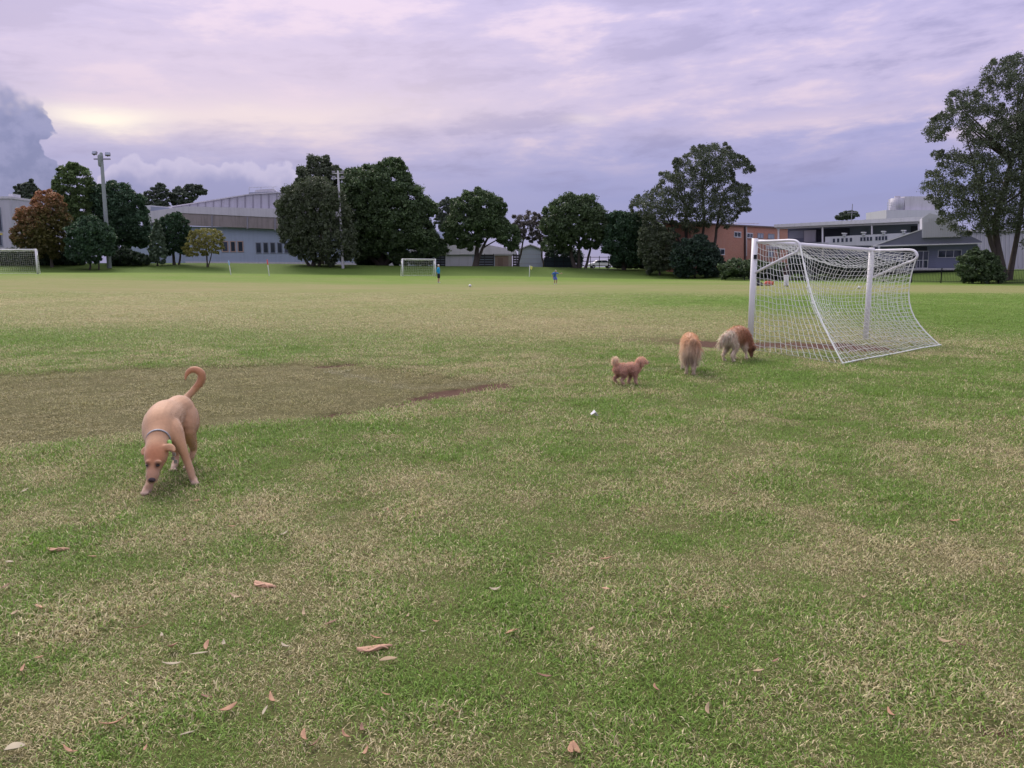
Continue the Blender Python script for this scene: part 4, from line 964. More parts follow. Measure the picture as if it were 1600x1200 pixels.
def build_goals():
    def v3(p): return Vector((p[0], p[1], gzf(*p)))
    d = Vector((.845, .535, 0)); nrm = Vector((.535, -.845, 0))
    L = Vector((4.53, 14.6, 0)); L.z = gzf(L.x, L.y); Rr = L+d*3.66; Rr.z = gzf(Rr.x, Rr.y)-.13
    g = goal('near white goal with sagging net, beside the golden dogs', L, Rr, 2.03, nrm, .95, .58, G(1470, 541), G(1318, 570), .051, .105, .0048, 1., 3)
    bm = bmesh.new(); c = Vector((0, -.066, 1.74)); box(bm, -.03, .03, -.075, -.066, 1.70, 1.78); obj('sticker', bm, M['dark_steel'], g)
    # far middle goal, turned a little
    a = G(629.5, 431.5); b = Vector((a.x+3.95, a.y+.4, 0)); b.z = gzf(b.x, b.y)
    n = Vector((-.28, .96, 0)); goal('small far white goal beside the keeper, in front of the big fig', a, b, 26*a.y/F, n, 1.0, .7, v3(tuple((b+n*2.0).xy)), v3(tuple((a+n*2.0).xy)), .075, .22, .007, .3, 4)
    a = G(59, 428); Lf = Vector((a.x-7.3, a.y+.6, 0)); Lf.z = gzf(Lf.x, Lf.y)
    n = Vector((-.42, .91, 0)); goal('white goal cut by the left picture edge in front of the autumn tree', Lf, a, 37*a.y/F, n, 1.2, .8, v3(tuple((a+n*2.2).xy)), v3(tuple((Lf+n*2.2).xy)), .09, .22, .006, .3, 5)
build_goals()

# ------------------------------------------------------------------ dogs
def surf_sample(me, n, rs):
    me.calc_loop_triangles(); nt = len(me.loop_triangles)
    tri = np.empty(nt*3, np.int32); me.loop_triangles.foreach_get('vertices', tri); tri = tri.reshape(-1, 3); v = verts_np(me)
    nr = np.empty(len(me.vertices)*3, np.float32); me.vertices.foreach_get('normal', nr); nr = nr.reshape(-1, 3)
    a, b, c = v[tri[:, 0]], v[tri[:, 1]], v[tri[:, 2]]; ar = np.linalg.norm(np.cross(b-a, c-a), axis=1); i = rs.choice(nt, n, p=ar/ar.sum())
    r1 = np.sqrt(rs.random(n))[:, None]; r2 = rs.random(n)[:, None]
    p = (1-r1)*a[i]+r1*(1-r2)*b[i]+r1*r2*c[i]; nn = nr[tri[i, 0]]*(1-r1)+nr[tri[i, 1]]*r1*(1-r2)+nr[tri[i, 2]]*r1*r2
    return p, nn/(np.linalg.norm(nn, axis=1)[:, None]+1e-9)
def fur(name, me, root, n, length, width, flow, colf, curl=.35, lift=.5, seed=0, lenf=None, gain=1.):
    rs = np.random.default_rng(seed); p, nn = surf_sample(me, n, rs)
    d = nn*lift+np.array(flow)+rs.normal(0, curl, (n, 3)); d /= np.linalg.norm(d, axis=1)[:, None]
    L = length*rs.uniform(.5, 1.2, n)
    if lenf is not None: L = L*lenf(p)
    s = np.cross(d, nn)+rs.normal(0, .2, (n, 3)); s /= (np.linalg.norm(s, axis=1)[:, None]+1e-9); s *= width
    m = p+d*L[:, None]*.55; t = p+d*L[:, None]; t[:, 2] -= L*.25; b = p-nn*.004
    V = np.stack([b-s, b+s, m+s*.8, t, m-s*.8], 1).reshape(-1, 3)
    C = np.clip(colf(p)*gain*rs.uniform(.80, 1.2, (n, 1)), 0, .92)
    return link(name, soup(name, V, 5, C), M['fur'], root)
def finish_body(root, bm, voxel, colf, mat, smooth=5):
    me = remesh(bm, voxel, smooth); set_col(me, colf(verts_np(me))); return link('body', me, mat, root), me
def lerp3(a, b, t): t = np.clip(t, 0, 1)[:, None]; return np.array(a)*(1-t)+np.array(b)*t

def build_tan_dog():
    base = Vector((*GF(262, 745), 0)); base.z = gzf(base.x, base.y)
    root = empty('dog', base); tag(root, 'short haired tan dog with curled tail sniffing the grass at left', 'dog')
    def q(px, py, Y, ra, rb=None): p = P(px, py, Y)-base; return (p.x, p.y, p.z, ra, rb or ra)
    def gq(px, py, h, ra, rb=None): p = G(px, py)-base; return (p.x, p.y, p.z+h, ra, rb or ra)
    bm = bmesh.new()
    # trunk: rump -> loin -> ribs -> shoulders -> neck
    loft(bm, [q(287, 640, 5.98, .085, .095), q(281, 640, 5.88, .102, .115), q(271, 646, 5.77, .098, .118), q(260, 655, 5.65, .122, .15), q(252, 668, 5.52, .128, .165), q(249, 676, 5.44, .115, .15), q(247, 685, 5.36, .09, .105), q(246, 693, 5.30, .076, .085)], 20, 4)
    # neck to skull and muzzle
    loft(bm, [q(247, 682, 5.37, .084, .095), q(246, 694, 5.29, .076, .078), q(244.5, 705, 5.23, .077, .072), q(243, 715, 5.19, .075, .068), q(240.8, 726, 5.15, .056, .056), q(239.3, 735, 5.12, .042, .045), q(238, 744, 5.095, .043, .043), q(237.2, 748.5, 5.08, .036, .036)], 18, 4, up=(0, -.6, .8))
    # ears folded back at the sides
    for pts in ([(258, 700, 5.22, .022, .030), (264, 698.5, 5.21, .030, .014), (270, 701, 5.20, .024, .009), (272.5, 705, 5.18, .010, .006)], [(232, 704, 5.24, .022, .030), (227.5, 703, 5.24, .028, .014), (223.8, 706, 5.23, .022, .009), (223.5, 710.5, 5.21, .010, .006)]):
        loft(bm, [q(*p) for p in pts], 10, 3, up=(0, -.8, .5))
    # shoulder blades, spine, ribs, haunch, muscle of the forearm
    loft(bm, [q(247, 650, 5.56, .016, .02), q(259, 660, 5.485, .030, .045), q(268, 673, 5.435, .030, .04)], 10, 3)
    loft(bm, [q(240, 651, 5.56, .016, .02), q(231, 662, 5.49, .028, .042), q(229, 676, 5.44, .028, .04)], 10, 3)
    loft(bm, [q(243, 651, 5.58, .012, .014), q(252, 640, 5.70, .012, .014), q(266, 628, 5.82, .012, .014), q(280, 622, 5.93, .014, .016), q(289, 622, 6.0, .02, .02)], 8, 3)
    loft(bm, [q(288, 632, 5.87, .03, .05), q(291, 648, 5.82, .028, .05), q(293.5, 664, 5.785, .022, .035)], 10, 3)
    loft(bm, [q(276, 684, 5.425, .022, .03), q(283, 697, 5.41, .018, .024), q(288, 710, 5.40, .008, .01)], 8, 3)
    # brow ridges
    for x in (232.5, 247.5): ball(bm, P(x, 722, 5.112)-base, .020, (1.2, 1, .8), 10)
    # chest keel
    loft(bm, [q(252, 690, 5.50, .07, .075), q(259, 688, 5.60, .062, .062), q(265, 680, 5.72, .045, .045)], 12, 3)
    # front leg on the right of the picture
    loft(bm, [q(266, 662, 5.50, .060, .085), q(273, 676, 5.46, .058, .078), q(279.5, 690, 5.43, .043, .056), q(285.5, 703, 5.415, .033, .041), q(291.5, 719, 5.40, .027, .031), q(297, 734, 5.385, .0275, .030), q(300.5, 746, 5.375, .024, .027), gq(303, 754.5, .024, .031, .026), gq(304.8, 758.2, .017, .029, .018)], 12, 4, up=(0, 1, 0))
    # front leg on the left, reaching forward
    loft(bm, [q(240, 676, 5.46, .058, .082), q(238, 698, 5.40, .044, .058), q(238, 718, 5.34, .033, .038), q(236.5, 738, 5.25, .028, .031), q(234, 754, 5.18, .027, .029), q(231.5, 763, 5.14, .026, .027), gq(229, 769, .022, .031, .025), gq(225.5, 774, .016, .028, .017)], 12, 4, up=(0, 1, 0))
    # hind legs: thigh, stifle, hock behind, shank, paw
    loft(bm, [q(292, 642, 5.90, .068, .10), q(295.5, 658, 5.84, .066, .098), q(296, 674, 5.79, .048, .070), q(299.5, 690, 5.86, .034, .043), q(302, 701, 5.935, .026, .030), q(299, 714, 5.91, .0215, .024), gq(295, 727, .045, .023, .025), gq(293, 730, .022, .030, .024), gq(291, 733.5, .016, .027, .017)], 12, 4, up=(0, 1, 0))
    loft(bm, [q(270, 648, 5.90, .066, .10), q(268, 664, 5.84, .062, .090), q(268, 682, 5.79, .045, .064), q(272, 698, 5.86, .032, .04), q(275, 709, 5.92, .025, .028), q(275, 720, 5.88, .021, .024), gq(274, 731, .04, .023, .025), gq(272, 734, .02, .028, .022), gq(270, 737, .015, .026, .016)], 12, 4, up=(0, 1, 0))
    # tail in a high curl
    loft(bm, [q(287, 630, 6.00, .036), q(291, 622, 6.05, .030), q(297, 615.5, 6.08, .026), q(304, 608, 6.10, .027), q(311, 600, 6.10, .030), q(315, 591, 6.10, .032), q(314, 583, 6.09, .031), q(307.5, 578, 6.08, .028), q(300, 577.5, 6.07, .024), q(294, 581, 6.06, .019), q(290.5, 587, 6.05, .013), q(289.3, 593, 6.04, .006)], 12, 4, up=(0, 1, 0))
    # toes
    for fx, fy, s in ((304.8, 758.5, 1), (225.5, 774.5, 1), (291, 734, 1), (270, 737.5, 1)):
        c = G(fx, fy)-base
        for i in (-1.5, -.5, .5, 1.5): ball(bm, Vector((c.x+i*.0125, c.y-.004+abs(i)*.006, c.z+.016)), .0125, (.9, 1.5, .95), 8)
    head = P(243, 712, 5.19)-base
    def colf(v):
        n = np.array([fbm(v[:, 0]*9, v[:, 2]*9+v[:, 1]*5, 3, 5)]).T-.5
        c = lerp3((.42, .225, .115), (.53, .305, .172), (v[:, 2]-.18)/.35)
        under = np.clip((.20-v[:, 2])/.18, 0, 1); c = c*(1-.35*under[:, None])+np.array((.66, .50, .40))*.35*under[:, None]
        hd = np.clip(1-np.linalg.norm((v-np.array(head))/np.array((.12, .16, .13)), axis=1), 0, 1); hd = sstep(hd, .0, .75)[:, None]
        c = c*(1-hd)+np.array((.44, .175, .080))*hd
        mz = np.linalg.norm(v-np.array(P(238.5, 742, 5.09)-base), axis=1); mz = np.clip(1.25-mz/.055, 0, 1)[:, None]
        c = c*(1-mz*.55)+np.array((.36, .19, .15))*mz*.55
        for ex in (230.5, 246.5):
            e = np.linalg.norm(v-np.array(P(ex, 727, 5.10)-base), axis=1); e = np.clip(1.5-e/.020, 0, 1)[:, None]*.8; c = c*(1-e)+np.array((.075, .035, .03))*e
        tl = v[:, 2] > .60
        c[tl] = c[tl]*np.array((.93, .80, .76))
        paw = np.clip((.05-v[:, 2])/.04, 0, 1)[:, None]; c = c*(1-paw*.7)+np.array((.66, .52, .43))*paw*.7
        return c*(1+.42*n)
    body, me = finish_body(root, bm, .0075, colf, M['coat'], 3)
    fur('hair', me, root, 22000, .010, .0012, (.05, .75, -.65), lambda p: colf(p)*1.04, .22, .10, 3)
    for x, d in ((230.6, 0), (246.6, 0)):
        b2 = bmesh.new(); ball(b2, P(x, 727.3, 5.106)-base, .0122, (1.1, .9, .62), 12); obj('eye', b2, M['black_gloss'], root, True)
    b2 = bmesh.new(); ball(b2, P(237.3, 750, 5.055)-base, .024, (1.05, .75, .72), 14)
    for s in (-1, 1): ball(b2, P(237.3+s*2.2, 751.5, 5.047)-base, .011, (1, .8, .8), 8)
    obj('nose', b2, M['nose'], root, True)
    # collar
    c = P(247.3, 688.5, 5.325)-base; ax = (P(246, 698, 5.26)-P(248, 680, 5.39)).normalized(); s = ax.cross(Vector((0, 0, 1))).normalized(); u = s.cross(ax)
    b2 = bmesh.new(); rings = []
    for kk in range(28):
        a = kk*2*math.pi/28; d = s*math.cos(a)*.081+u*math.sin(a)*.0925; o = d.normalized()
        rings.append([b2.verts.new(c+d+o*e[0]+ax*e[1]) for e in ((-.004, -.007), (.002, -.007), (.002, .007), (-.004, .007))])
    for i in range(28):
        a, b = rings[i], rings[(i+1) % 28]
        for kk in range(4): b2.faces.new((a[kk], a[(kk+1) % 4], b[(kk+1) % 4], b[kk]))
    col = obj('collar', b2, pmat('grey_blue_collar', (.33, .33, .35), .6, 0, .6, 40.), root, True)
    b2 = bmesh.new(); p0 = P(264.5, 690, 5.285)-base; tube(b2, [p0, p0+Vector((.012, -.012, -.03)), p0+Vector((.028, -.006, -.05))], .015, 8, .010); obj('tag_loop', b2, pmat('lime_fabric', (.28, .55, .12), .6), col, True)
    b2 = bmesh.new(); p0 = P(268, 702, 5.30)-base
    for i, (dx, dz) in enumerate(((0, 0), (.016, -.03), (.006, -.06), (.022, -.085))): box(b2, p0.x+dx-.011, p0.x+dx+.011, p0.y-.006+i*.002, p0.y+.002+i*.002, p0.z+dz-.018, p0.z+dz+.006)
    obj('tag', b2, pmat('silver_tag', (.55, .56, .55), .3, .6), col)
build_tan_dog()

def dog_legs(bm, sc, hips, shoulders, hind, front):
    for (x, y, z), (kx, hx, px, lift) in zip(hips, hind):
        pts = [(x, y*.75, z, .055, .085), (x+.03+kx, y, z-.13, .050, .075), (x+.02+kx*.6, y, z-.21, .034, .046), (x-.10+hx, y, z-.30+lift*.6, .024, .028), (x-.085+px, y, .055+lift, .021, .023), (x-.06+px, y, .026+lift, .030, .026), (x-.015+px, y, .018+lift, .026, .017)]
        loft(bm, [tuple(c*sc for c in p) for p in pts], 10, 4, up=(1, 0, 0))
    for (x, y, z), (ex, px, lift) in zip(shoulders, front):
        pts = [(x, y*.7, z, .055, .085), (x-.03+ex*.4, y, z-.15, .046, .062), (x-.01+ex, y, (z-.15)*.62+lift*.5, .029, .034), (x+px, y, .10+lift, .024, .026), (x+px+.005, y, .035+lift, .026, .025), (x+px+.045, y, .018+lift, .028, .017)]
        loft(bm, [tuple(c*sc for c in p) for p in pts], 10, 4, up=(1, 0, 0))
def build_goldens():
    gold = (.64, .41, .26); red = (.48, .25, .155); cream = (.78, .63, .50)
    # ---- walking away, tail over its back
    b = G(1076, 582.5); root = empty('dog', b, R(81)); root.scale = (.95,)*3; tag(root, 'fluffy golden dog walking away between the poodle and the goal', 'dog')
    bm = bmesh.new()
    loft(bm, [(-.33, 0, .44, .07, .08), (-.26, 0, .455, .098, .125), (-.10, 0, .475, .110, .135), (.08, .0, .465, .118, .15), (.23, 0, .465, .105, .145), (.33, -.02, .47, .085, .105), (.41, -.035, .50, .070, .078)], 18, 4)
    loft(bm, [(.36, -.03, .48, .070, .08), (.44, -.045, .515, .076, .078), (.50, -.05, .515, .068, .066), (.57, -.055, .485, .042, .042), (.63, -.06, .47, .032, .032)], 14, 4)
    for s in (-1, 1): loft(bm, [(.44, -.045+s*.06, .55, .02, .03), (.445, -.045+s*.085, .515, .03, .014), (.45, -.045+s*.088, .465, .026, .011), (.455, -.045+s*.082, .435, .01, .008)], 8, 3, up=(1, 0, 0))
    dog_legs(bm, 1., [(-.24, .055, .43), (-.24, -.048, .43)], [(.23, .08, .42), (.23, -.07, .42)], [(.02, .04, .05, .0), (-.02, -.05, -.05, .015)], [(.05, .10, 0), (-.02, -.05, 0)])
    loft(bm, [(-.31, -.0, .50, .030, .030), (-.37, -.01, .545, .030, .032), (-.39, -.04, .535, .030, .034), (-.385, -.075, .49, .030, .034), (-.37, -.095, .42, .026, .03), (-.36, -.095, .36, .012, .014)], 10, 4)
    def colf(v):
        t = np.clip((v[:, 2]-.30)/.28, 0, 1); n = fbm(v[:, 0]*8, v[:, 1]*8+v[:, 2]*6, 3, 8)
        c = lerp3(cream, gold, t+(n-.5)*.6); rear = np.clip((-.22-v[:, 0])/.08, 0, 1)*np.clip((.46-v[:, 2])/.12, 0, 1); c = c*(1-rear[:, None]*.6)+np.array((.72, .58, .48))*rear[:, None]*.6
        side = np.clip((-v[:, 1]-.03)/.08, 0, 1)*np.clip((v[:, 2]-.42)/.1, 0, 1); c = c*(1-.5*side[:, None])+np.array(red)*.5*side[:, None]
        return c
    body, me = finish_body(root, bm, .011, colf, M['coat'], 3)
    fur('fur', me, root, 15000, .050, .0024, (-.65, 0, -.55), colf, .32, .42, 4, lambda p: np.clip((p[:, 2]-.06)/.20, .18, 1.)*(1+.6*(p[:, 0] < -.22)+1.3*((p[:, 2] > .20) & (p[:, 2] < .46) & (p[:, 0] < -.14))), 1.22)
    for s in (0, 1):
        b2 = bmesh.new(); ball(b2, (-.275 if s else -.25, .055 if not s else -.048, .035), .026, (.5, .9, 1.2), 8); obj('paw_pad', b2, M['nose'], root, True)
    b2 = bmesh.new(); ball(b2, (.66, -.06, .475), .02, (1, 1, .8), 10); obj('nose', b2, M['nose'], root, True)
    for s in (-1, 1): b2 = bmesh.new(); ball(b2, (.545, -.052+s*.038, .522), .011, seg=8); obj('eye', b2, M['black_gloss'], root, True)
    # ---- sniffing at the goal post
    b = G(1149, 563); root = empty('dog', b, R(48)); root.scale = (.93,)*3; tag(root, 'golden dog with pale hindquarters sniffing at the foot of the goal', 'dog')
    bm = bmesh.new()
    loft(bm, [(-.31, 0, .43, .075, .085), (-.23, 0, .44, .112, .125), (-.08, 0, .465, .12, .14), (.10, 0, .46, .128, .16), (.24, -.01, .435, .112, .15), (.34, -.03, .375, .085, .11), (.40, -.05, .30, .07, .085)], 18, 4)
    loft(bm, [(.36, -.04, .35, .072, .085), (.43, -.06, .245, .078, .078), (.455, -.07, .185, .070, .07), (.465, -.08, .115, .044, .046), (.47, -.085, .055, .034, .034)], 14, 4, up=(1, 0, .2))
    for s in (-1, 1): loft(bm, [(.40, -.06+s*.065, .25, .02, .03), (.43, -.06+s*.088, .23, .03, .014), (.47, -.06+s*.086, .19, .026, .011), (.49, -.06+s*.075, .165, .01, .008)], 8, 3, up=(0, 1, 0))
    dog_legs(bm, 1., [(-.23, .078, .42), (-.23, -.078, .42)], [(.22, .078, .40), (.22, -.075, .40)], [(.0, .0, .02, .0), (.02, .02, .05, .0)], [(-.04, -.10, 0), (.03, .05, 0)])
    loft(bm, [(-.30, .01, .49, .032, .032), (-.38, .03, .47, .036, .036), (-.44, .05, .40, .038, .038), (-.465, .06, .32, .028, .03), (-.47, .06, .26, .010, .012)], 10, 4)
    def colf2(v):
        n = fbm(v[:, 0]*8, v[:, 1]*8+v[:, 2]*6, 3, 18); c = lerp3(gold, red, (v[:, 0]+.2)/.3+(n-.5)*.8)
        leg = np.clip((.36-v[:, 2])/.1, 0, 1)*np.clip((.33-v[:, 0])/.05, 0, 1); rear = np.clip((-.14-v[:, 0]+(v[:, 2]-.40)*-.4)/.06, 0, 1)
        k = np.maximum(leg, rear)[:, None]*.85; c = c*(1-k)+np.array((.82, .68, .56))*k
        back = np.clip((v[:, 2]-.54)/.05, 0, 1)[:, None]*.5; c = c*(1-back)+np.array((.58, .33, .20))*back
        hd = np.clip((.27-v[:, 2])/.08, 0, 1)*np.clip((v[:, 0]-.38)/.03, 0, 1); hd = hd[:, None]*.75; c = c*(1-hd)+np.array((.13, .065, .045))*hd
        return c
    body, me = finish_body(root, bm, .011, colf2, M['coat'], 3)
    fur('fur', me, root, 15000, .055, .0026, (-.55, 0, -.6), colf2, .28, .40, 5, lambda p: np.clip((p[:, 2]-.07)/.20, .18, 1.)*(1+.6*(p[:, 0] < -.28)), 1.22)
    b2 = bmesh.new(); ball(b2, (.472, -.087, .028), .02, (1, 1, .8), 10); obj('nose', b2, M['nose'], root, True)
    for s in (-1, 1): b2 = bmesh.new(); ball(b2, (.51, -.075+s*.035, .14), .011, seg=8); obj('eye', b2, M['black_gloss'], root, True)
build_goldens()
def build_poodle():
    b = G(979, 600.5); root = empty('dog', b, R(14)); root.scale = (.86,)*3; tag(root, 'small curly brown poodle trotting right with raised pompom tail', 'dog')
    bm = bmesh.new()
    loft(bm, [(-.175, 0, .235, .055, .06), (-.12, 0, .245, .078, .085), (-.02, 0, .245, .076, .085), (.08, 0, .245, .080, .095), (.15, 0, .26, .068, .085), (.185, 0, .305, .052, .058), (.21, -.005, .345, .046, .050)], 16, 4)
    loft(bm, [(.195, 0, .335, .052, .055), (.225, -.01, .365, .060, .056), (.255, -.015, .362, .052, .05), (.29, -.02, .342, .030, .028), (.318, -.025, .332, .022, .021)], 14, 4)
    for s in (-1, 1): loft(bm, [(.215, -.01+s*.05, .378, .015, .02), (.22, -.01+s*.066, .35, .026, .013), (.228, -.01+s*.068, .312, .026, .013), (.23, -.01+s*.064, .285, .012, .009)], 8, 3, up=(1, 0, 0))
    def leg(pts): loft(bm, pts, 10, 4, up=(1, 0, 0))
    leg([(-.12, -.045, .23, .045, .06), (-.06, -.055, .16, .034, .046), (-.075, -.055, .11, .022, .026), (-.11, -.055, .075, .018, .020), (-.085, -.055, .035, .019, .020), (-.06, -.055, .016, .022, .014)])
    leg([(-.13, .045, .23, .045, .06), (-.12, .05, .16, .032, .044), (-.155, .05, .115, .022, .026), (-.185, .05, .095, .018, .020), (-.165, .05, .05, .019, .020), (-.14, .05, .03, .020, .013)])
    leg([(.11, -.05, .22, .045, .055), (.115, -.055, .13, .026, .030), (.125, -.055, .07, .021, .023), (.13, -.055, .03, .020, .020), (.145, -.055, .015, .022, .014)])
    leg([(.10, .05, .22, .045, .055), (.085, .05, .13, .026, .030), (.065, .05, .07, .021, .023), (.05, .05, .03, .020, .020), (.06, .05, .015, .022, .014)])
    loft(bm, [(-.17, 0, .27, .020, .020), (-.195, 0, .31, .018, .018), (-.20, 0, .35, .030, .032), (-.195, 0, .385, .036, .038), (-.185, 0, .41, .024, .024)], 10, 4)
    def colf(v):
        n = fbm(v[:, 0]*22, v[:, 1]*22+v[:, 2]*17, 3, 28); c = lerp3((.33, .185, .145), (.58, .36, .27), (v[:, 2]-.12)/.2+(n-.5)*.7)
        leg = np.clip((.13-v[:, 2])/.05, 0, 1)[:, None]*.55; c = c*(1-leg)+np.array((.60, .42, .34))*leg
        tl = (np.clip((v[:, 2]-.33)/.04, 0, 1)*np.clip((-.12-v[:, 0])/.03, 0, 1))[:, None]; c = c*(1-tl)+np.array((.72, .46, .34))*tl
        hd = (np.clip((v[:, 2]-.36)/.04, 0, 1)*np.clip((v[:, 0]-.15)/.03, 0, 1))[:, None]*.6; c = c*(1-hd)+np.array((.70, .43, .30))*hd
        return c
    body, me = finish_body(root, bm, .0085, colf, M['coat'], 2)
    fur('fur', me, root, 12000, .027, .0026, (0, 0, -.1), colf, .9, .7, 6, lambda p: (1+.9*((p[:, 0] < -.13) & (p[:, 2] > .32)))*np.clip((p[:, 2]-.0)/.15, .5, 1.), 1.6)
    b2 = bmesh.new(); ball(b2, (.345, -.028, .334), .014, (1, 1, .8), 10); obj('nose', b2, M['nose'], root, True)
    for s in (-1, 1): b2 = bmesh.new(); ball(b2, (.285, -.018+s*.026, .368), .009, seg=8); obj('eye', b2, M['black_gloss'], root, True)
build_poodle()

# ------------------------------------------------------------------ people on the far side
def hand(bm, w, d, side, s=1.):
    """palm and five fingers at wrist w pointing along d"""
    d = Vector(d).normalized(); a = d.cross(Vector((0, 1, .1))).normalized(); n = a.cross(d)
    loft(bm, [(*w, .026*s, .018*s), (*(w+d*.05*s), .040*s, .016*s), (*(w+d*.09*s), .040*s, .014*s)], 8, 2, up=n)
    for i, l in enumerate((.062, .074, .080, .068)):
        p = w+d*.088*s+a*(i-1.5)*.020*s; loft(bm, [(*p, .009*s, .009*s), (*(p+d*l*.5*s+n*.006*s), .0085*s, .0085*s), (*(p+d*l*.9*s+n*.022*s), .007*s, .007*s)], 6, 2, up=n)
    p = w+d*.03*s+a*side*.032*s; loft(bm, [(*p, .011*s, .011*s), (*(p+d*.03*s+a*side*.022*s), .010*s, .010*s), (*(p+d*.062*s+a*side*.028*s), .008*s, .008*s)], 6, 2, up=n)
def person(label, px, py, rz, H, J, mats, group, extra=None):
    """J: joints for a 1.75 m figure facing -y; legs/arms as point lists"""
    b = G(px, py); s = H/1.75; root = empty('person', b, rz); tag(root, label, 'person', group)
    sc = lambda pts: [tuple(c*s for c in p) for p in pts]
    bm = bmesh.new(); loft(bm, sc(J['torso']), 14, 4, up=(0, 1, 0)); 
    for k in ('leg_a', 'leg_b', 'arm_a', 'arm_b'): loft(bm, sc(J[k]), 10, 4, up=(0, 1, .01))
    hx, hy, hz = [c*s for c in J['head']]
    ball(bm, (hx, hy, hz), .098*s, (.80, .98, 1.18), 16); ball(bm, (hx, hy-.045*s, hz-.075*s), .055*s, (.95, .8, .8), 10)
    ball(bm, (hx, hy-.105*s, hz-.015*s), .018*s, (.8, 1.1, 1.2), 8)
    for sd in (-1, 1): ball(bm, (hx+sd*.08*s, hy+.01*s, hz-.01*s), .025*s, (.4, .8, 1.2), 8)
    me = remesh(bm, .018*s, 2)
    bm = bmesh.new(); bm.from_mesh(me)
    for k, sd in (('arm_a', 1), ('arm_b', -1)):
        a, c = Vector(J[k][-2][:3])*s, Vector(J[k][-1][:3])*s; hand(bm, c, c-a, sd, s)
    o = obj('body', bm, mats['skin'], root, True)
    def clothes(name, lofts, mat):
        b2 = bmesh.new()
        for pts in lofts: loft(b2, sc(pts), 14, 4, up=(0, 1, .01))
        return link(name, remesh(b2, .02*s, 2), mat, root)
    clothes('shirt', J['shirt'], mats['shirt']); clothes('shorts', J['shorts'], mats['shorts']); 
    for k in ('leg_a', 'leg_b'):
        f = Vector(J[k][-1][:3])*s; t = (Vector(J[k][-1][:3])-Vector(J[k][-2][:3]))*s
        b2 = bmesh.new(); loft(b2, [(f.x-t.x*.6, f.y-t.y*.6+.05*s, f.z+.015*s, .040*s, .042*s), (f.x, f.y-.03*s, f.z+.006*s, .045*s, .036*s), (f.x, f.y-.11*s, f.z, .044*s, .026*s)], 10, 3); obj('shoe', b2, mats['shoe'], root, True)
        if 'sock' in mats:
            a = Vector(J[k][-2][:3])*s; b2 = bmesh.new(); loft(b2, [(*a, .042*s, .045*s), (*a.lerp(f, .8), .046*s, .048*s)], 10, 1, up=(0, 1, .01)); obj('sock', b2, mats['sock'], root, True)
    b2 = bmesh.new(); ball(b2, (hx, hy+.018*s, hz+.03*s), .104*s, (.86, .98, 1.02), 14)
    for v in [v for v in b2.verts if v.co.y < hy-.06*s and v.co.z < hz+.05*s]: v.co.y = hy-.05*s
    obj('hair', b2, mats['hair'], root, True)
    for sd in (-1, 1): b2 = bmesh.new(); ball(b2, (hx+sd*.033*s, hy-.088*s, hz+.012*s), .011*s, seg=8); obj('eye', b2, M['black_gloss'], root, True)
    b2 = bmesh.new(); ball(b2, (hx, hy-.088*s, hz-.062*s), .022*s, (1.1, .35, .3), 8); obj('mouth', b2, pmat('lips', (.35, .14, .12), .5), root, True)
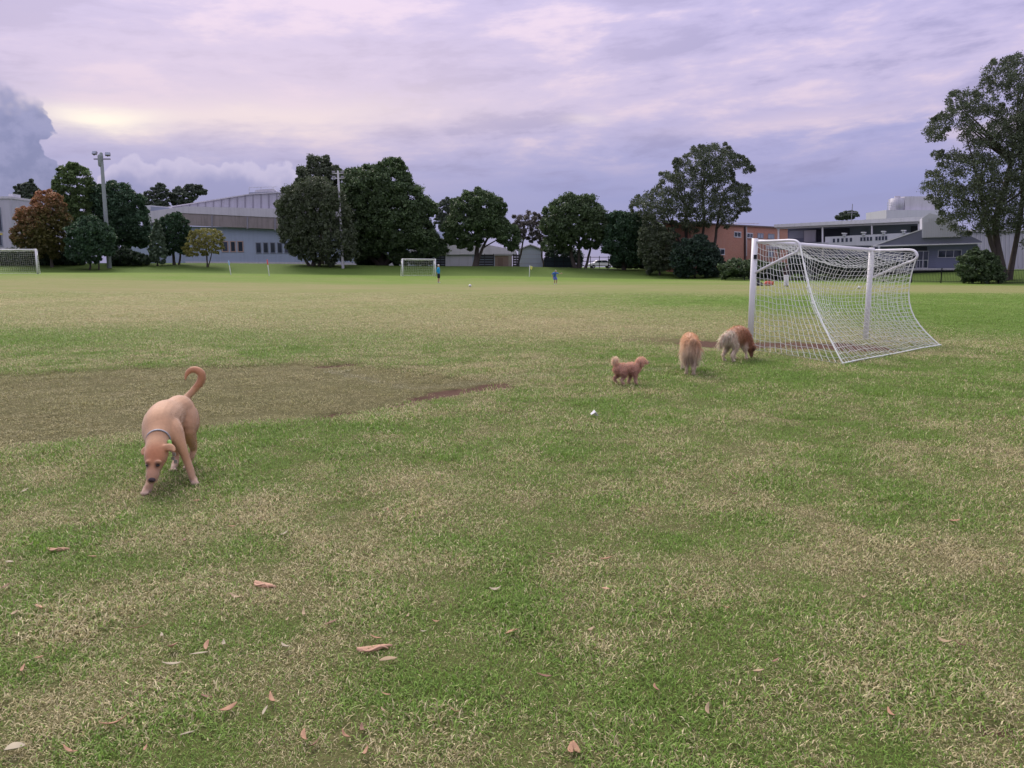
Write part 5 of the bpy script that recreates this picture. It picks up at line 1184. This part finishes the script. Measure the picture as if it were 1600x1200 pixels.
def build_people():
    torso = [(0, .01, .86, .15, .105), (0, .005, 1.0, .155, .11), (0, 0, 1.18, .155, .115), (0, .005, 1.34, .175, .115), (0, .01, 1.43, .14, .09), (0, .01, 1.50, .06, .06), (0, 0, 1.58, .055, .06)]
    legs = dict(leg_a=[(.085, 0, .90, .085, .095), (.09, -.01, .70, .08, .088), (.092, -.01, .49, .055, .060), (.094, .01, .33, .055, .06), (.096, .02, .10, .036, .04), (.098, .0, .05, .04, .045)], leg_b=[(-.085, 0, .90, .085, .095), (-.09, -.01, .70, .08, .088), (-.092, -.01, .49, .055, .060), (-.094, .01, .33, .055, .06), (-.096, .02, .10, .036, .04), (-.098, .0, .05, .04, .045)])
    GR = 'people at the far end of the field'
    # keeper, hands behind the hips, seen in profile facing right
    J = dict(torso=torso, head=(0, -.02, 1.655), **legs, arm_a=[(.16, .0, 1.41, .05, .055), (.20, .05, 1.28, .046, .05), (.20, .11, 1.13, .038, .042), (.15, .10, 1.0, .030, .032), (.12, .09, .93, .025, .027)], arm_b=[(-.16, .0, 1.41, .05, .055), (-.20, .05, 1.28, .046, .05), (-.20, .11, 1.13, .038, .042), (-.15, .10, 1.0, .030, .032), (-.12, .09, .93, .025, .027)],
        shirt=[[(0, .01, .90, .172, .128), (0, .0, 1.05, .170, .13), (0, 0, 1.2, .172, .132), (0, .005, 1.35, .19, .13), (0, .01, 1.44, .15, .10), (0, .01, 1.49, .075, .075)], [(.15, 0, 1.41, .065, .07), (.20, .05, 1.28, .062, .066), (.20, .11, 1.14, .054, .058), (.16, .10, 1.03, .046, .05)], [(-.15, 0, 1.41, .065, .07), (-.20, .05, 1.28, .062, .066), (-.20, .11, 1.14, .054, .058), (-.16, .10, 1.03, .046, .05)]],
        shorts=[[(0, .01, .97, .162, .122), (0, .01, .84, .17, .13)], [(.085, 0, .86, .10, .11), (.095, -.01, .66, .108, .118), (.098, -.01, .53, .108, .118)], [(-.085, 0, .86, .10, .11), (-.095, -.01, .66, .108, .118), (-.098, -.01, .53, .108, .118)]])
    person('goalkeeper in bright blue top and black shorts standing beside the small far goal', 685.5, 442, R(78), 1.76, J, dict(skin=M['skin'], shirt=pmat('bright_blue_jersey', (.02, .30, .58), .8), shorts=pmat('black_shorts', (.012, .013, .018), .8), shoe=pmat('white_boot', (.7, .7, .68), .5), sock=pmat('dark_sock', (.10, .08, .07), .8), hair=pmat('pale_hair', (.62, .58, .55), .7)), GR)
    # player bent over a kick, arms out
    t2 = [(0, .10, .80, .15, .105), (-.02, .04, .92, .155, .11), (-.04, -.05, 1.07, .155, .115), (-.05, -.15, 1.20, .17, .115), (-.05, -.20, 1.27, .13, .09), (-.05, -.25, 1.32, .06, .06), (-.05, -.29, 1.37, .055, .06)]
    J2 = dict(torso=t2, head=(-.05, -.34, 1.42), leg_a=[(.09, .10, .82, .085, .095), (.13, -.05, .66, .08, .088), (.15, -.14, .47, .055, .06), (.16, -.06, .32, .055, .06), (.17, .05, .11, .036, .04), (.17, .03, .05, .04, .045)], leg_b=[(-.08, .10, .82, .085, .095), (-.08, .0, .64, .08, .088), (-.07, -.06, .46, .055, .06), (-.04, .02, .31, .055, .06), (-.02, .10, .12, .036, .04), (-.02, .07, .06, .04, .045)],
        arm_a=[(.12, -.16, 1.24, .05, .055), (.26, -.18, 1.20, .045, .048), (.38, -.20, 1.17, .036, .04), (.50, -.22, 1.17, .03, .032), (.60, -.23, 1.18, .025, .027)], arm_b=[(-.20, -.14, 1.24, .05, .055), (-.32, -.08, 1.13, .045, .048), (-.38, -.04, 1.02, .036, .04), (-.36, -.02, .90, .03, .032), (-.33, -.03, .82, .025, .027)],
        shirt=[[(0, .10, .82, .17, .125), (-.02, .04, .93, .172, .13), (-.04, -.05, 1.08, .172, .132), (-.05, -.15, 1.21, .185, .13), (-.05, -.20, 1.28, .14, .10), (-.05, -.24, 1.31, .075, .075)], [(.12, -.16, 1.24, .066, .07), (.25, -.18, 1.20, .06, .064), (.33, -.19, 1.18, .058, .06)], [(-.20, -.14, 1.24, .066, .07), (-.31, -.09, 1.15, .06, .064), (-.35, -.06, 1.08, .058, .06)]],
        shorts=[[(0, .08, .88, .162, .122), (0, .10, .78, .17, .13)], [(.09, .10, .80, .10, .11), (.13, -.04, .66, .106, .114), (.145, -.11, .55, .106, .114)], [(-.08, .10, .80, .10, .11), (-.08, .01, .64, .106, .114), (-.075, -.04, .54, .106, .114)]])
    person('player in blue kit bending with one arm out near the yellow flag', 867, 444.5, R(20), 1.45, J2, dict(skin=M['skin'], shirt=pmat('royal_blue_shirt', (.05, .15, .48), .8), shorts=pmat('blue_shorts', (.10, .14, .40), .8), shoe=pmat('white_shoe', (.72, .72, .70), .5), sock=pmat('maroon_sock', (.16, .06, .05), .8), hair=pmat('grey_fair_hair', (.30, .28, .27), .7)), GR)
    J3 = dict(J); J3['shorts'] = [[(0, .01, .97, .162, .122), (0, .01, .84, .17, .13)], [(.085, 0, .86, .10, .11), (.095, -.01, .5, .098, .105), (.098, .01, .10, .08, .085)], [(-.085, 0, .86, .10, .11), (-.095, -.01, .5, .098, .105), (-.098, .01, .10, .08, .085)]]
    person('person in dark top and white trousers seen through the near goal net', 1228, 448, R(8), 1.80, J3, dict(skin=M['dark_skin'], shirt=pmat('dark_brown_top', (.05, .03, .035), .85), shorts=pmat('white_trousers', (.72, .72, .76), .8), shoe=pmat('black_shoe', (.02, .02, .02), .5), hair=pmat('black_hair', (.012, .01, .01), .6)), GR)
build_people()

# ------------------------------------------------------------------ bags, balls, cars
def build_small_things():
    b = G(1201, 446.5); root = empty('sports_bag', b, R(10)); tag(root, 'orange red bag lying on the grass seen through the near net', 'bag')
    bm = bmesh.new(); loft(bm, [(-.34, 0, .15, .12, .13), (-.2, 0, .2, .17, .19), (.15, 0, .2, .17, .19), (.32, 0, .19, .12, .14)], 14, 3); obj('body', bm, pmat('orange_red_fabric', (.55, .13, .09), .8), root, True)
    bm = bmesh.new(); tube(bm, [(-.22, 0, .36), (-.1, 0, .50), (.12, 0, .50), (.22, 0, .36)], .022, 6); obj('strap', bm, pmat('brown_strap', (.12, .06, .04), .7), root, True)
    bm = bmesh.new(); loft(bm, [(.30, 0, .26, .08, .07), (.46, 0, .36, .07, .05), (.52, 0, .40, .03, .02)], 8, 2); obj('sleeve', bm, pmat('tan_fabric', (.30, .17, .10), .8), root, True)
    b = G(1186, 446.5); root = empty('backpack', b, R(-15)); tag(root, 'black backpack standing left of the orange red bag behind the net', 'bag')
    bm = bmesh.new(); loft(bm, [(-.08, 0, .0, .15, .11), (-.08, 0, .22, .16, .13), (-.07, .02, .40, .12, .09)], 12, 3, up=(0, 1, 0)); obj('body', bm, pmat('black_fabric', (.014, .014, .018), .8), root, True)
    bm = bmesh.new(); loft(bm, [(.22, 0, .02, .10, .09), (.20, 0, .16, .09, .07), (.14, 0, .28, .04, .03)], 10, 3, up=(0, 1, 0)); obj('pocket', bm, pmat('black_nylon', (.016, .016, .02), .7), root, True)
    bm = bmesh.new(); tube(bm, [(-.15, 0, .38), (-.1, .02, .47), (-.02, 0, .38)], .014, 6); obj('handle', bm, M['dark_steel'], root, True)
    for px, py, r, lab in ((734.5, 448.5, .11, 'white ball on the far grass right of the keeper'), (1342.5, 451.5, .11, 'white ball on the far grass seen through the near net')):
        b = G(px, py); root = empty('football', b); tag(root, lab, 'ball', 'white footballs')
        bm = bmesh.new(); ico(bm, (0, 0, r), r, sub=3); obj('panels', bm, pmat('white_ball', (.75, .75, .72), .5), root, True)
        bm = bmesh.new()
        for v in ((0, 0, 1), (.89, 0, .45), (-.72, .53, .45), (.28, -.85, .45), (-.72, -.53, -.45)):
            v = Vector(v).normalized(); c = Vector((0, 0, r))+v*r*.985; bmesh.ops.create_circle(bm, cap_ends=True, segments=5, radius=r*.33, matrix=Matrix.Translation(c+v*r*.03) @ v.to_track_quat('Z', 'Y').to_matrix().to_4x4())
        obj('patch', bm, pmat('grey_ball_patch', (.35, .35, .36), .5), root)
    def car(px, Y, lab, rz):
        b = ground_at(px, Y); root = empty('parked_car', b, rz); tag(root, lab, 'car', 'white vehicles parked beyond the fence')
        bm = bmesh.new(); prism(bm, [(-2.1, .35), (-2.15, .8), (-1.75, .92), (-1.25, .98), (-.7, 1.42), (.9, 1.46), (1.6, 1.0), (2.1, .92), (2.15, .4)], -.85, .85); obj('body', bm, M['white_metal'], root, bevel=.08)
        for y0, y1 in ((-.862, -.853), (.853, .862)):
            bm = bmesh.new(); prism(bm, [(-1.1, 1.0), (-.65, 1.36), (.05, 1.39), (.05, 1.0)], y0, y1); obj('side_window', bm, M['glass'], root); bm = bmesh.new(); prism(bm, [(.12, 1.0), (.12, 1.39), (.85, 1.40), (1.4, 1.0)], y0, y1); obj('side_window', bm, M['glass'], root)
        for x in (-1.35, 1.35):
            for y in (-.8, .8): bm = bmesh.new(); tube(bm, [(x, y-.1, .32), (x, y+.1, .32)], .32, 16, caps=False); w = obj('wheel', bm, M['dark_steel'], root); bm = bmesh.new(); tube(bm, [(x, y-.112, .32), (x, y+.112, .32)], .18, 12, caps=False); obj('rim', bm, M['rib_wall'], w)
    car(938, 136, 'white car parked behind the wire fence under the many trunked tree', R(4)); car(1208, 101, 'white vehicle parked before the brick building behind the near goal', R(-12))
    # paper scrap and litter on the turf
    def sheet(name, lab, cat, px, py, pts, mat, rz=0., lift=.012, group=None, th=.003, curl=.015):
        b = G(px, py); b.z += lift-.012; root_bm = bmesh.new(); n = len(pts)
        top = [root_bm.verts.new((x, y, .02+curl*math.sin(i*1.9)+curl*abs(x)*8*.3)) for i, (x, y) in enumerate(pts)]; c = root_bm.verts.new((sum(p[0] for p in pts)/n, sum(p[1] for p in pts)/n, .02+curl*1.6))
        for i in range(n): root_bm.faces.new((top[i], top[(i+1) % n], c))
        o = obj(name, root_bm, mat, None); o.location = b; o.rotation_euler = (0, 0, rz); md = o.modifiers.new('s', 'SOLIDIFY'); md.thickness = th; tag(o, lab, cat, group); return o
    def leaf_piece(lab, px, py, L, w, mat, rz, lift, group=None):
        b = G(px, py); bm = bmesh.new(); g = []; cu = random.uniform(.15, .5); tw = random.uniform(-.5, .5)
        for i in range(8):
            t = i/7; wd = w*max(.06, math.sin(math.pi*min(1, t*.94+.03))**.8); x = (2*t-1)*L; z0 = L*cu*(2*t-1)**2; yb = L*.18*math.sin(t*3)
            g.append([bm.verts.new((x, yb+wd*k, z0+abs(k)*wd*.55+k*wd*tw*t)) for k in (-1, 0, 1)])
        for i in range(7):
            for j in range(2): bm.faces.new((g[i][j], g[i+1][j], g[i+1][j+1], g[i][j+1]))
        o = obj('fallen_leaf', bm, mat, None, True); o.location = b+Vector((0, 0, lift)); o.rotation_euler = (random.uniform(-.25, .25), random.uniform(-.2, .2), rz)
        md = o.modifiers.new('s', 'SOLIDIFY'); md.thickness = .0012; tag(o, lab, 'leaf', group)
    paper = pmat('white_paper', (.72, .72, .72), .8, 0, .05); bark = pmat('shed_bark', (.50, .30, .20), .8, 0, .3, 20.); pinkl = pmat('pink_dry_leaf', (.36, .20, .12), .7, 0, .35, 30.); tanl = pmat('tan_dry_leaf', (.34, .25, .15), .7, 0, .25, 30.); greyl = pmat('bleached_leaf', (.36, .31, .22), .7, 0, .2, 30.); dkl = pmat('brown_dry_leaf', (.22, .12, .08), .7, 0, .3, 30.)
    sheet('paper_scrap', 'crumpled white paper scrap on the grass below the poodle', 'litter', 928, 653, [(-.04, -.02), (.0, -.035), (.045, -.015), (.02, .02), (.03, .05), (-.02, .045)], paper, .4, .03, curl=.03)
    strip = lambda L, w: [(-L, -w*.3), (-L*.5, -w), (L*.3, -w*.9), (L, -w*.5), (L*.95, w*.4), (L*.4, w), (-L*.4, w*.7)]
    def bark_piece(px, py, rz, L, w, lab):
        b = G(px, py); o = empty('bark_piece', b, rz); tag(o, lab, 'bark'); o.location.z += .022
        def curl_strip(l, wd, hgt, name, dy, rot):
            bm = bmesh.new(); g = []
            for i in range(9):
                t = i/8; ww = wd*(.35+.65*math.sin(math.pi*min(1, t*1.1+.08))); g.append([bm.verts.new((-l+2*l*t, dy+ww*math.sin(a), hgt*(1-math.cos(a))*.7+.010*math.sin(t*5+dy*40)+.02*t*t)) for a in np.linspace(-1.15, 1.15, 6)])
            for i in range(8):
                for j in range(5): bm.faces.new((g[i][j], g[i+1][j], g[i+1][j+1], g[i][j+1]))
            q = obj(name, bm, bark, o, True); q.rotation_euler = (R(rot), 0, 0); md = q.modifiers.new('s', 'SOLIDIFY'); md.thickness = .005
        curl_strip(L, w, w*.8, 'curled_strip', 0, 200); curl_strip(L*.7, w*.6, w*.7, 'flake', w*.9, 160)
    bark_piece(586, 1016, R(18), .072, .020, 'pale orange curled bark piece at bottom centre left'); bark_piece(414, 917, R(-22), .062, .022, 'pinkish curled bark piece right below the tan dog'); bark_piece(92, 861, R(8), .055, .020, 'reddish brown bark piece near the left edge')
    leaf = lambda L, w: [(-L, 0), (-L*.5, -w*.8), (0, -w), (L*.5, -w*.6), (L, 0), (L*.5, w*.6), (0, w), (-L*.5, w*.7)]
    named = [(477, 1160, 'forked pink gum leaf at the bottom left of centre', pinkl, 1.9, .045, .010), (180, 1140, 'long pink gum leaf near the bottom left', pinkl, .5, .055, .008), (216, 988, 'slender upright pinkish leaf left of the orange leaf', pinkl, .8, .055, .006), (271, 1018, 'broad orange leaf among dry grass at lower left', bark, 1.2, .030, .018), (800, 995, 'pink leaf in the green grass at lower centre', pinkl, .5, .034, .014), (312, 1030, 'bleached white slender leaf right of the orange leaf', greyl, -.1, .048, .006), (15, 885, 'small pale stone like scrap at the left edge', greyl, .2, .022, .014), (63, 957, 'orange tan leaf near the left edge', bark, -.3, .034, .012), (24, 1180, 'pale scrap at the bottom left corner', greyl, .8, .035, .022), (946, 927, 'small orange leaf lying right of bottom centre', bark, -.6, .028, .008), (1185, 1058, 'pale tan leaf among dry stems lower right', tanl, .3, .03, .012), (1490, 820, 'pale pink leaf in dry grass at right', pinkl, .1, .05, .012)]
    for px, py, lab, mt, rz, L, w in named: leaf_piece(lab, px, py, L*.85, w*.9, mt, rz, .020)
    random.seed(77); mats = [pinkl, tanl, greyl, dkl, pinkl, tanl]
    for i in range(70):
        k = random.random(); px = random.uniform(0, 620) if k < .62 else random.uniform(500, 1600); py = random.uniform(770, 1190)
        L = random.uniform(.014, .036); leaf_piece('small dry gum leaf fragment scattered in the foreground grass', px, py, L, L*random.uniform(.14, .34), random.choice(mats), random.uniform(0, 3.1), random.uniform(.012, .022), 'small leaf fragments in the foreground')
build_small_things()
